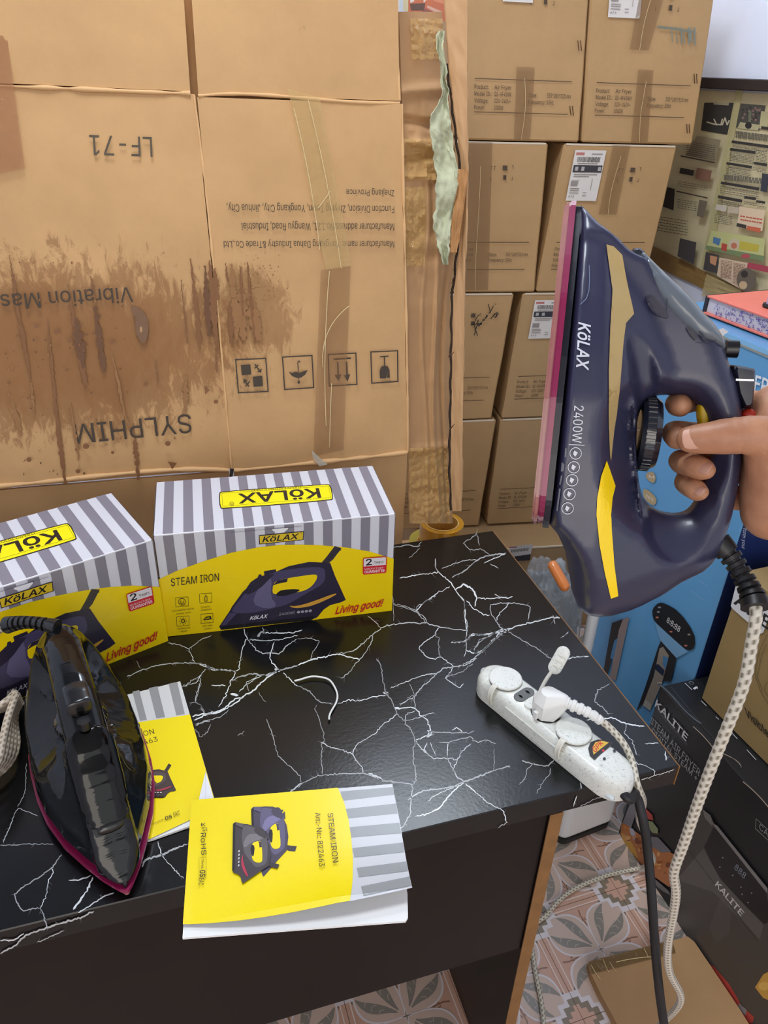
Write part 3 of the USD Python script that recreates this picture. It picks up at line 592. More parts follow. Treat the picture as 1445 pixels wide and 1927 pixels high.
# creases with the raised fibre ridge
def crease(pts, r, seed):
    q = sp(np.array(pts, float), np.zeros(len(pts))); P = spline(q, 60)
    rr = r * (0.5 + meshkit.noise(P * 40 + seed)); P = P + SF.N * 0.0005
    part(carton, 'crease', tube(P, rr, 7), kraft_mat('kraft_ridge', (216, 172, 120)), smooth=True)
crease([(-330, 143), (0, 162), (150, 168), (240, 172), (358, 176)], 0.0032, 1); crease([(373, 181), (480, 178), (560, 184), (700, 194), (752, 194)], 0.0030, 2)
crease([(-330, 948), (0, 915), (120, 903), (195, 895), (300, 886), (431, 885)], 0.0045, 3); crease([(440, 886), (520, 878), (640, 866), (766, 851)], 0.0042, 4)
crease([(365, 180), (384, 330), (400, 480), (420, 700), (436, 884)], 0.0022, 5); crease([(756, 196), (760, 400), (765, 640), (767, 850)], 0.0024, 6)
crease([(744, 0), (748, 100), (752, 190)], 0.0024, 7)
# drips, scuffs and tape on the face
CA, CB, C0, CM = crop(0, 460, 3.01), crop(400, 460, 2.89), crop(0, 0, 3.01), crop(400, 0, 2.89)
dr = on(SF, CA, lift=0.0052, step=0.00004)
BR, BR2, BR3 = (104, 66, 36), (126, 82, 44), (146, 102, 58)
def drip(x0, y0, x1, y1, w0, w1, col, seed):
    rng = np.random.default_rng(seed); n = 26; t = np.linspace(0, 1, n)[:, None]
    q = np.array([[x0, y0]]) * (1 - t) + np.array([[x1, y1]]) * t + np.c_[rng.normal(0, 2.2, n), np.zeros(n)]
    w = np.abs(w0 * (1 - t) + w1 * t + (w0 + w1) * 0.8 * np.sin(t * 3.1) ** 3 * rng.random()) * (0.5 + rng.random((n, 1)))
    v = np.vstack([q - [1, 0] * w / 2, q + [1, 0] * w / 2]); k = np.arange(n - 1)
    dr.raw(dr.tf(v), np.vstack([np.stack([k, k + 1, k + n + 1], 1), np.stack([k, k + n + 1, k + n], 1)]), col)
for i, a in enumerate([(55,60,100,330,4,10,BR2),(95,330,180,770,16,9,BR2),(270,420,315,870,6,16,BR2),(310,870,372,1350,18,20,BR2),(385,220,485,790,4,30,BR2),(430,420,475,700,30,22,BR),(515,180,545,340,8,8,BR2),(540,350,590,720,22,26,BR),(640,640,720,1010,8,14,BR3),(755,1010,785,1330,6,16,BR2),(1080,80,1130,560,8,30,BR2),(1160,120,1185,520,10,22,BR),(1185,90,1225,560,14,26,BR2),(1025,200,1060,560,6,8,BR2),(1050,740,1050,950,14,10,BR3),(1220,560,1225,720,8,8,BR2),(1300,350,1310,560,18,14,BR2),(1400,100,1440,560,5,8,BR2),(1355,120,1375,400,6,8,BR2),(80,900,120,1080,10,20,BR3),(180,780,200,960,8,6,BR3),(880,650,895,780,6,6,BR2),(400,900,450,1220,8,8,BR3),(1310,110,1320,300,8,30,BR3)]): drip(*a, 30 + i)
dr.poly([(745, 345), (790, 360), (830, 400), (845, 460), (830, 550), (800, 560), (765, 490), (770, 430), (745, 370)], (118, 84, 58), sm=2)
dr.poly([(790, 470), (805, 460), (808, 490), (795, 500)], (176, 136, 92), sm=1)
for k in range(150):
    x, y = RNG.normal(300, 260), RNG.normal(620, 300)
    if 0 < x < 1300 and 40 < y < 1300: dr.circ((x, y), RNG.uniform(2, 7), [BR2, BR3, BR][k % 3], ry=RNG.uniform(2, 9), n=7)
for x, y, r in ((490, 1135, 18), (170, 1210, 15), (445, 1275, 14), (480, 1288, 8), (950, 1120, 16), (825, 785, 14), (1220, 885, 13), (635, 550, 16), (325, 490, 18), (400, 540, 16), (210, 460, 14), (640, 1170, 10)): dr.circ((x, y), r, BR2, ry=r * 0.9, n=9)
dr.grp('water_stains'); dr.poly([(950, 1220), (1000, 1230), (975, 1265)], BR2); dr.poly([(1155, 790), (1185, 820), (1160, 845)], BR2); dr.poly([(1300, 1260), (1322, 1262), (1312, 1315), (1296, 1312)], (44, 34, 26))
dr.out(carton, 'water_stains', print_mat('stain_print', 0.6), kind='stuff')
ds = on(SF, CB, lift=0.0052, step=0.00004); dr = ds
for i, a in enumerate([(70,100,80,200,4,8,BR2),(105,150,130,520,10,34,BR3),(150,120,165,520,8,40,BR3),(190,100,205,260,5,6,BR2),(200,260,250,520,26,46,BR3),(10,130,20,300,10,24,BR2),(95,340,105,520,16,10,BR2),(110,255,300,225,4,8,BR2)]): drip(*a, 80 + i)
for k in range(120): ds.circ((RNG.normal(240, 60), RNG.normal(230, 90)), RNG.uniform(2, 5), BR3, n=6)
ds.out(carton, 'water_stains', print_mat('stain_print', 0.6), kind='stuff')
INK = (66, 54, 42)
dp = on(SF, lift=0.0056, step=0.00003)
dp.grp('printed_code'); dp.text('LF-71', (285.5, 259), (168, 255), (287, 296), (84, 72, 56))
_r = text2d('Vibration Massager')[2] / text2d('Vibration')[2]
dp.grp('printed_product_name'); dp.text('Vibration Massager', (248, 540), (248 - 162 * _r, 540 + 9.5 * _r), (251, 568), INK)
dp.grp('printed_brand'); dp.text('SYLPHIM', (358, 778), (138, 798), (362, 813), INK)
dp.grp('printed_address')
for t, A, B, C in (('Zhejiang Province', (740, 358.5), (650, 357), (740, 370)), ('Function Division, Zhiying Town, Yongkang City, Jinhua City,', (740, 388), (426, 385), (740, 401)),
                   ('Manufacturer address:No.121, Wangyu Road, Industrial', (740, 421), (453, 420), (740, 434)), ('Manufacturer name: Yongkang Dahua Industry &Trade Co.,Ltd', (740, 454), (420, 454), (740, 466))): dp.text(t, A, B, C, (74, 60, 44))
dq = on(SF, CB, lift=0.0056, step=0.00003)
for q in ([(120, 622), (290, 615), (303, 800), (136, 808)], [(374, 608), (540, 599), (550, 779), (386, 790)], [(622, 594), (778, 586), (784, 762), (628, 771)], [(853, 580), (1004, 573), (1006, 746), (858, 756)]): dq.grp('symbol_frame'); dq.frame(q, 6.5, INK)
dq.grp('handling_symbol'); dq.poly([(152, 654), (203, 651), (208, 705), (157, 709)], INK); dq.poly([(216, 717), (268, 713), (272, 768), (221, 772)], INK)
for a in ([(228, 650), (256, 690)], [(226, 672), (246, 654)], [(196, 770), (168, 735)], [(200, 742), (180, 768)]): dq.line(a, 7, INK)
dq.poly([(262, 696), (240, 690), (264, 672)], INK); dq.poly([(166, 730), (188, 736), (166, 756)], INK)
dq.grp(); dq.poly([(410, 690), (430, 697), (450, 690), (470, 697), (495, 686), (514, 682), (500, 706), (478, 722), (455, 724), (430, 714)], INK); dq.line([(463, 690), (460, 640), (466, 632), (474, 640)], 5, INK); dq.line([(464, 722), (465, 732)], 5, INK); dq.poly([(465, 734), (474, 746), (466, 759), (457, 748)], INK, sm=1)
dq.grp(); dq.line([(653, 622), (748, 617)], 9, INK)
for x in (676, 724): dq.line([(x, 636), (x + 3, 710)], 9, INK); dq.poly([(x - 16, 708), (x + 20, 704), (x + 5, 744)], INK)
dq.grp(); dq.line([(906, 609), (952, 606)], 7, INK); dq.line([(929, 608), (931, 658)], 7, INK); dq.poly([(904, 684), (912, 664), (930, 655), (948, 662), (957, 680), (959, 724), (942, 722), (950, 690), (936, 726), (905, 726)], INK)
dp.out(carton, 'printed_lettering', print_mat('carton_ink', 0.7)); dq.out(carton, 'handling_symbols', print_mat('carton_ink', 0.7))
def ctape(pts, m, amp=0.001, lift=0.0062, n=(40, 10), lab=None): strip(carton, 'packing_tape', SF, lambda p: p, pts, m, lift=lift, amp=amp, n=n, label=lab)
ctape([(540, 168), (600, 186), (660, 500), (612, 508)], clear_mat('tape_glossy', (216, 184, 120), 0.20, 0.08), 0.003, lab='wrinkled clear tape running down the carton')
ctape([(602, 508), (658, 500), (645, 845), (588, 858)], clear_mat('tape_brownish', (150, 106, 62), 0.20, 0.22), 0.0012, lab='brownish tape running down the carton')
ctape([(-60, 40), (8, 20), (48, 318), (-60, 340)], clear_mat('tape_rust', (176, 118, 76), 0.3, 0.3), 0.0015)
ctape([(530, -40), (568, -40), (573, 60), (545, 52)], clear_mat('tape_glossy', (216, 184, 120), 0.20, 0.08), 0.002)
for pts in ([(585, 846), (615, 872), (600, 876), (588, 862)],): ctape(pts, clear_mat('tape_white', (220, 214, 196), 0.5), 0.002, n=(6, 6))
for pts in ([(551, 205), (590, 395), (600, 470)], [(578, 190), (612, 340), (640, 505)], [(618, 510), (612, 600), (612, 800)], [(655, 575), (615, 625), (606, 690)], [(622, 720), (618, 840)], [(597, 392), (612, 372), (620, 360)]):
    q = spline(sp(np.array(pts, float), np.full(len(pts), 0.0085)), 30); q = q + SF.N * 0.001 * (meshkit.noise(q * 90) - 0.5)[:, None]
    part(carton, 'tape_wrinkle', tube(q, 0.0008, 6), clear_mat('tape_fold', (236, 214, 160), 0.75, 0.1), smooth=True)
# crushed side panel, torn liner and the stapled joint flap at its right
def Lp(y): return np.interp(y, [-60, 0, 195, 850, 985], [752, 750, 756, 768, 773])
def Rp(y): return np.interp(y, [-60, 25, 60, 130, 330, 420, 560, 880, 985], [828, 832, 834, 838, 862, 860, 846, 846, 852])
YS = np.linspace(22, 985, 150); US = np.linspace(0, 1, 40)
base = np.array([[sp([(Lp(y), y)])[0] @ FW - CAM @ FW for _ in US] for y in YS])
PX = np.array([[(Lp(y) + (Rp(y) - Lp(y)) * u, y) for u in US] for y in YS])
UU, YY = np.meshgrid(US, YS)
nz_ = lambda a, b, sd: meshkit.noise(np.stack([UU * a, YY / b, UU * 0 + 0.5], -1), sd)
f1 = nz_(1.8, 95.0, 11) - 0.5; f2 = np.abs(nz_(3.2, 42.0, 5) - 0.5); f3 = np.abs(nz_(6.0, 24.0, 9) - 0.5)
zone = np.clip((YY - 150) / 80, 0, 1) * np.clip((620 - YY) / 120, 0.25, 1)
fold = sum(a * np.clip(1 - np.abs(UU - c - 0.05 * np.sin(YY / 70 + p)) / w, 0, 1) for c, w, a, p in ((0.66, 0.07, 0.011, 0), (0.84, 0.06, -0.010, 1), (0.42, 0.05, 0.006, 2))) * np.clip((YY - 275) / 40, 0, 1) * (0.25 + 1.1 * nz_(0.8, 60.0, 15))
hfold = sum(a * np.clip(1 - np.abs(YY - c - 22 * UU * k) / w, 0, 1) for c, w, a, k in ((172, 16, 0.012, -0.3), (226, 12, -0.014, 0.8), (268, 10, 0.012, 0.3), (300, 10, -0.012, -0.6), (330, 8, 0.008, 0.5), (850, 10, 0.008, -0.5), (925, 12, -0.006, 0.2)))
dep = base + 0.012 + 0.072 * UU - (0.022 * f1 + 0.026 * zone * f2 + 0.012 * zone * f3 + fold + hfold)
side = CAM + (FW + RT * ((PX[..., 0:1] - IW / 2) / FPX) - UP * ((PX[..., 1:2] - IH / 2) / FPX)) * dep[..., None]
part(carton, 'side_panel', grid_mesh(side, 0.004), kraft_mat('kraft_side', (184, 142, 98)), smooth=28, label='crushed side panel of the carton')
def pxgrid(fx0, fx1, y0, y1, dfun, r, c, amp, seed):
    ys, us = np.linspace(y0, y1, r), np.linspace(0, 1, c); out = np.zeros((r, c, 3))
    for a, y in enumerate(ys):
        b = (sp([(Lp(y), y)])[0] - CAM) @ FW
        for k, u in enumerate(us):
            x = fx0(y) + (fx1(y) - fx0(y)) * u
            dd = b + dfun(y, u) + amp * (meshkit.fbm(np.array([u * 2.5 + seed, y / 45.0, seed]), 3, seed) - 0.5)
            out[a, k] = CAM + ray((x, y)) * dd
    return out
JF = pxgrid(lambda y: Rp(y) + np.interp(y, [0, 60, 330, 500, 985], [4, 5, 8, 8, 0]), lambda y: np.interp(y, [-60, 330, 560, 985], [880, 878, 874, 868]), -60, 962, lambda y, u: 0.040 - 0.010 * u, 120, 12, 0.007, 21)
part(carton, 'joint_flap', grid_mesh(JF, 0.004), kraft_mat('kraft_joint', (194, 152, 108)), smooth=40, label='stapled joint flap at the right edge of the carton')
_jg = lambda y, k, a: a * (meshkit.noise(np.array([y / 17.0, k, 0.0]), 3) - 0.5) + 0.6 * a * (meshkit.noise(np.array([y / 6.0, k, 1.0]), 4) - 0.5)
_ge = np.array([CAM + ray((Rp(y) + np.interp(y, [0, 60, 330, 500, 985], [2, 3, 5, 5, -2]) + 1.2 * math.sin(y / 9.0), y)) * ((sp([(Lp(y), y)])[0] - CAM) @ FW + 0.062) for y in np.linspace(120, 960, 120)])
part(carton, 'fluted_edge', tube(_ge, 0.0026, 6), mat('torn_dark', (62, 46, 34), 0.9), smooth=True, label='dark torn fluted edge')
LN = pxgrid(lambda y: np.interp(y, [55, 90, 180, 215, 240, 330, 430, 500], [824, 822, 834, 812, 806, 822, 816, 834]) + _jg(y, 1.0, 5), lambda y: np.interp(y, [55, 100, 200, 290, 345, 400, 500], [834, 837, 843, 856, 864, 852, 842]) + _jg(y, 5.0, 4), 58, 498, lambda y, u: 0.030 - 0.012 * abs(u - 0.5), 140, 12, 0.030, 33)
part(carton, 'torn_liner', grid_mesh(LN, 0.0015), mat('liner_grey', (186, 188, 156), 0.85, noise=0.14, nscale=60), smooth=25, label='torn pale greenish inner liner')
RGB_ = pxgrid(lambda y: np.interp(y, [330, 360, 400, 470], [862, 858, 852, 846]), lambda y: np.interp(y, [330, 350, 400, 470], [880, 878, 872, 860]), 318, 475, lambda y, u: 0.024, 60, 10, 0.014, 41)
part(carton, 'torn_edge', grid_mesh(RGB_, 0.002), kraft_d, smooth=30)
for (y0, y1, u0, u1, seed) in ((350, 502, 0.0, 0.42, 51), (838, 985, 0.0, 0.95, 53), (30, 118, 0.25, 1.0, 55), (260, 345, 0.0, 0.9, 57)):
    ri, ci = np.where((YS >= y0) & (YS <= y1))[0], np.where((US >= u0) & (US <= u1))[0]; G0 = side[np.ix_(ri, ci)]
    r_, c_ = len(ri) * 2, len(ci) * 2
    from scipy.ndimage import zoom as _zoom
    G0 = np.stack([_zoom(G0[..., k], (r_ / len(ri), c_ / len(ci)), order=1) for k in range(3)], -1)
    wr = np.abs(meshkit.noise(G0 * 75, seed) - 0.5) + 0.5 * np.abs(meshkit.noise(G0 * 170, seed + 1) - 0.5)
    TP = G0 + (CAM - G0) / np.linalg.norm(CAM - G0, axis=2, keepdims=True) * (0.002 + 0.016 * wr)[..., None]
    part(carton, 'packing_tape', grid_mesh(TP, 0.0001), clear_mat('tape_crumpled', (226, 184, 112), 0.24, 0.05), smooth=24)
for (x, y, a) in ((853, 523, 1.1), (851, 530, 1.1), (846, 668, 0.9), (851, 666, 0.9), (848, 806, 0.9), (852, 802, 0.9)):
    c = sp([(Lp(y), y)])[0]; b = (c - CAM) @ FW + 0.026
    q = np.array([CAM + ray((x - 5 * math.cos(a), y + 5 * math.sin(a))) * b, CAM + ray((x + 5 * math.cos(a), y - 5 * math.sin(a))) * b])
    part(carton, 'staple', tube(q, 0.0008, 6), mat('staple_metal', (96, 70, 52), 0.4, metallic=0.8), smooth=True)
# a printed picture board seen through the gap at the top
pb = CAM + ray((790, 10)) * ((sp([(770, 30)])[0] - CAM) @ FW + 0.16)
pbt = thing('picture_board', 'bright picture board showing orange buildings, peeking out at top behind the carton', 'poster', tuple(pb), SY)
part(pbt, 'board', trimesh.creation.box(bounds=[[-0.055, 0, -0.02], [0.06, 0.008, 0.16]]), mat('board_white', (226, 228, 232), 0.5), world=False)
PBF = Frame(pb, E2(SY), ZV); dd_ = Decal(PBF.pt, PBF.px, lift=0.0006)
for q, c in (([(752, -120), (764, -120), (764, 34), (752, 34)], (206, 218, 228)), ([(764, -120), (846, -120), (846, 40), (764, 40)], (206, 120, 86)), ([(758, -20), (768, -20), (768, 22), (758, 20)], (216, 206, 170)), ([(771, 7), (800, 6), (798, 20), (773, 20)], (110, 84, 74)), ([(804, 10), (832, 22), (830, 30), (803, 14)], (222, 180, 160)), ([(800, 16), (832, 30), (815, 34), (792, 24)], (158, 96, 92)), ([(770, -10), (780, 2), (772, 6)], (232, 224, 220)), ([(795, -12), (802, 0), (797, 6)], (230, 210, 200)), ([(812, -8), (836, 0), (836, 8), (816, 2)], (226, 148, 110))): dd_.poly(q, c)
dd_.out(pbt, 'printed_picture', print_mat('poster_print', 0.35))

# ------------------------------------------------------------------ the stack of cartons at the back
KYAW = 0.1742
k1, k2 = E2(KYAW), E2(KYAW + math.pi / 2)
KO = np.array([0.4, 2.0121, 0.0])
KF = Frame(KO, k1, ZV)
stack_m = [kraft_mat('stack_kraft', (192, 155, 108)), kraft_mat('stack_kraft_pale', (188, 154, 110))]
ink2 = print_mat('carton_ink', 0.7)
LBL = (226, 220, 214)
def kcarton(label, sbl, sbr, stl, str_, z0, z1, mi=0, printed=True, tape=None, lbl=None, syms=None, y0=0.0, depth=0.30, text_s=None):
    """One carton of the stack from the four corners of its front (s along the stack, z up)."""
    zc = z0 + 0.002; base = KO + k1 * sbl + k2 * y0 + ZV * zc
    t = thing('air_fryer_carton', label, 'cardboard box', tuple(base), KYAW, 'air fryer cartons stacked in the corner')
    H = z1 - z0 - 0.004; W = sbr - sbl
    def sk(v):
        h = v[:, 2] / H; s0 = (stl - sbl) * h; wd = W * (1 - h) + (str_ - stl) * h
        out = v.copy(); out[:, 0] = s0 + v[:, 0] / W * wd; return out
    bm = cbox(0, W, 0, depth, 0, H, 0.004)
    for _ in range(3): bm = bm.subdivide()
    v = sk(np.array(bm.vertices)); seed = int(abs(sbl) * 1000 + z0 * 77)
    v += 0.006 * (np.stack([meshkit.fbm(v * 11 + seed + 9 * k, 3, seed) for k in range(3)], 1) - 0.5) * [0.6, 0.8, 0.3]
    part(t, 'body', trimesh.Trimesh(v, bm.faces, process=False), stack_m[mi], smooth=30, world=False)
    te = cbox(0.006, W - 0.006, -0.0012, 0.004, H - 0.003, H + 0.0012, 0.0004); te.vertices = sk(np.array(te.vertices)); part(t, 'flap_edge', te, mat('flap_edge', (222, 206, 182), 0.7), world=False)
    fr = Frame(base, k1, ZV)
    M = lambda p: sk(np.column_stack([p[:, 0] * W, np.zeros(len(p)), p[:, 1] * H]))[:, [0, 2]]
    mk = lambda lift=0.0036: Decal(fr.pt, M, lift=lift)
    if printed:
        d = mk()
        d.rect(0.09, 0.355, 0.90, 0.3595, (96, 74, 52)); d.rect(0.09, 0.165, 0.88, 0.1695, (96, 74, 52))
        for k, (a, b, c, e) in enumerate((('Product:', 'Air Fryer', None, None), ('Model ID.:', 'QS-AF45AM', 'Size:', '353*285*315 mm'), ('Voltage:', '220-240V~', 'Frequency:', '50Hz'), ('Power:', '1000W', None, None))):
            y = 0.300 - 0.039 * k
            for s_, x, wch in ((a, 0.09, 0.0145), (b, 0.255, 0.0155), (c, 0.54, 0.0145), (e, 0.695, 0.0145)):
                if s_: d.text(s_, (x, y), (x + wch * len(s_), y), (x, y + 0.024), (88, 68, 50))
        if syms is not False:
            d.grp('symbol_marks')
            for x, s_ in ((0.52, '\u250c'), (0.55, '\u250c')): d.line([(x, 0.83), (x, 0.855), (x + 0.012, 0.855)], 0.004, (90, 72, 54))
            d.rect(0.62, 0.83, 0.66, 0.86, (84, 68, 52)); d.rect(0.63, 0.77, 0.655, 0.80, (76, 60, 46)); d.line([(0.52, 0.79), (0.52, 0.77), (0.53, 0.77)], 0.004, (90, 72, 54)); d.line([(0.70, 0.86), (0.71, 0.86), (0.71, 0.84)], 0.004, (90, 72, 54)); d.line([(0.70, 0.77), (0.71, 0.77), (0.71, 0.79)], 0.004, (90, 72, 54))
        d.out(t, 'printed_details', ink2)
    for tp in tape or []:
        P = quad_grid(*[fr.pt(M(np.array([p])))[0] for p in tp], 20, 6); P = P + fr.N * (0.0042 + 0.0012 * meshkit.noise(P * 120)[..., None])
        part(t, 'packing_tape', grid_mesh(P, 0.0001), clear_mat('stack_tape', (150, 112, 70), 0.24, 0.16), smooth=True)
        a, b = (np.array(tp[0]) + np.array(tp[1])) / 2, (np.array(tp[2]) + np.array(tp[3])) / 2
        q = fr.pt(M(np.array([a * (1 - k) + b * k + [0.012 * math.sin(5 * k + seed), 0] for k in np.linspace(0.15, 1, 14)]))) + fr.N * 0.0056
        part(t, 'tape_wrinkle', tube(q, 0.0007, 5), clear_mat('tape_fold', (236, 214, 160), 0.75, 0.1), smooth=True)
    if lbl:
        x0, y0_, x1, y1_ = lbl
        lt = Decal(fr.pt, M, lift=0.0046, step=0.00004); w, h = x1 - x0, y1_ - y0_
        P = lambda u, v: (x0 + u * w, y0_ + v * h)
        def R(u0, v0, u1, v1, c): lt.poly([P(u0, v0), P(u1, v0), P(u1, v1), P(u0, v1)], c)
        R(0, 0, 1, 1, LBL); R(0.05, 0.90, 0.32, 0.955, (190, 120, 110)); R(0.55, 0.91, 0.9, 0.94, (160, 150, 146))
        x = 0.12
        while x < 0.85:
            b = RNG.uniform(0.006, 0.02); R(x, 0.77, x + b, 0.87, (70, 64, 62)); x += b + RNG.uniform(0.008, 0.018)
        R(0.15, 0.735, 0.8, 0.75, (140, 132, 126)); R(0.04, 0.57, 0.97, 0.71, (54, 52, 58))
        for u in (0.10, 0.30, 0.84): R(u, 0.60, u + 0.1, 0.68, (180, 176, 174)); 
        for v, u1 in ((0.52, 0.85), (0.48, 0.6)): R(0.1, v, u1, v + 0.018, (150, 142, 136))
        R(0.06, 0.30, 0.28, 0.40, (150, 142, 138)); R(0.06, 0.41, 0.32, 0.415, (120, 112, 108)); R(0.72, 0.22, 0.74, 0.45, (170, 162, 156))
        for v in (0.24, 0.20, 0.15): R(0.06, v, 0.36, v + 0.018, (150, 142, 136))
        lt.text('A73', P(0.05, 0.07), P(0.24, 0.07), P(0.05, 0.11), (110, 104, 100)); R(0.5, 0.16, 0.62, 0.175, (150, 142, 136)); R(0.5, 0.1, 0.62, 0.115, (150, 142, 136))
        lt.out(t, 'shipping_label', print_mat('label_print', 0.45), label='white shipping label')
    return t, fr, M, W, H
def staples(t, fr, M, pts):
    for x, y in pts:
        for dx in (0.0, 0.022):
            q = fr.pt(M(np.array([[x + dx - 0.006, y + 0.028], [x + dx + 0.010, y - 0.028]]))) + fr.N * 0.004
            part(t, 'staple', tube(q, 0.0009, 6), mat('staple_metal', (96, 70, 52), 0.4, metallic=0.8), smooth=True)
Zs = [0.3150, 0.6680, 1.0230, 1.3765, 1.7295]
# top row
c1 = kcarton('brown carton in the top row directly right of the flattened carton', -0.252, 0.033, -0.278, 0.004, Zs[3], Zs[4], 0, tape=[[(0.43, 0.43), (0.58, 0.43), (0.57, 0.01), (0.43, 0.01)]], lbl=(0.30, 0.775, 0.54, 1.0))
staples(*c1[:3], [(0.93, 0.56), (0.90, 0.19)])
c2 = kcarton('brown carton in the top row at far right with a bluish smear and torn tape', 0.041, 0.325, 0.006, 0.300, Zs[3], Zs[4], 0, tape=[[(0.43, 0.44), (0.56, 0.44), (0.58, 0.01), (0.43, 0.01)], [(0.40, 1.0), (0.62, 1.0), (0.50, 0.55), (0.34, 0.55)]], lbl=(0.14, 0.72, 0.40, 1.0))
staples(*c2[:3], [(0.93, 0.88), (0.92, 0.40), (0.92, 0.10)])
ds_ = Decal(c2[1].pt, c2[2], lift=0.0062)
for k in range(18): x = 0.66 + 0.22 * RNG.random(); ds_.line([(x, 0.66 + 0.03 * RNG.random()), (x + 0.02, 0.61 - 0.03 * RNG.random())], 0.006, (128, 138, 128))
ds_.line([(0.55, 0.68), (0.7, 0.675), (0.86, 0.66)], 0.012, (124, 128, 114)); ds_.out(c2[0], 'paint_smear', print_mat('stain_print', 0.6), label='bluish paint smear')
# second row
c3 = kcarton('brown carton in the second row beside the flattened carton, no shipping label', -0.312, -0.028, -0.330, -0.043, Zs[2], Zs[3], 0, tape=[[(0.30, 1.0), (0.52, 1.0), (0.55, 0.02), (0.33, 0.02)]])
c4 = kcarton('brown carton with white shipping label, just above the raised iron', -0.024, 0.274, -0.003, 0.288, Zs[2], Zs[3], 0, tape=[[(0.42, 1.0), (0.57, 1.0), (0.58, 0.55), (0.42, 0.55)]], lbl=(0.10, 0.64, 0.37, 0.965))
# third row
c5 = kcarton('slumped brown carton in the third row with black handwriting', -0.385, -0.107, -0.368, -0.083, Zs[1], Zs[2], 0)
dh = on(Frame(c5[1].O, k1, ZV), crop(860, 540, 6.568), lift=0.0062)
for q in ([(205, 585), (235, 480), (255, 400), (245, 420)], [(190, 460), (215, 455), (240, 440)], [(205, 430), (215, 500), (245, 590)], [(195, 455), (220, 400), (250, 350), (270, 335)], [(240, 470), (262, 440), (262, 480), (280, 440)], [(278, 460), (295, 425), (285, 460), (300, 440)], [(305, 415), (318, 390), (322, 410), (340, 380)], [(340, 385), (360, 340), (350, 375), (375, 340)], [(380, 205), (392, 260), (405, 310)], [(385, 320), (410, 290), (440, 230)], [(410, 385), (440, 345), (460, 320), (440, 350), (470, 370)], [(455, 335), (490, 305), (470, 365), (505, 320)], [(464, 203), (470, 208)]): dh.line(q, 9, (32, 28, 26), cap='round')
dh.out(c5[0], 'handwriting', print_mat('marker_ink', 0.5), label='black marker handwriting')
c6 = kcarton('dented brown carton in the third row, shipping label half hidden by the raised iron', -0.077, 0.205, -0.059, 0.222, Zs[1], Zs[2], 1, lbl=(0.12, 0.66, 0.42, 0.955))
# fourth row
c7 = kcarton('brown carton in the fourth row behind the yellow tape rolls', -0.395, -0.111, -0.393, -0.092, Zs[0], Zs[1], 0, syms=False)
c8 = kcarton('brown carton in the fourth row with rounded dented corner next to the iron sole', -0.084, 0.198, -0.080, 0.202, Zs[0], Zs[1], 1)
# lying ones at the bottom reach further out
c9 = kcarton('carton lying at the very bottom of the stack with a barcode label on its edge', -0.30, 0.25, -0.30, 0.25, -0.002, Zs[0] - 0.002, 1, printed=False, y0=-0.13, depth=0.42, lbl=None)
FB = c9[1]
d9 = on(FB, crop(860, 920, 4.817), lift=0.0036)
d9.poly([(478, 515), (684, 496), (660, 600), (455, 620)], LBL); d9.poly([(470, 520), (540, 515), (538, 527), (468, 532)], (180, 120, 110))
for k in range(16): d9.line([(486 + 10 * k, 572 - 1.2 * k), (492 + 10 * k, 545 - 1.2 * k)], 4 if k % 3 else 6, (80, 74, 70))
d9.poly([(520, 605), (664, 585), (655, 640), (505, 650)], (56, 52, 54)); d9.out(c9[0], 'shipping_label', print_mat('label_print', 0.45), label='barcode label')

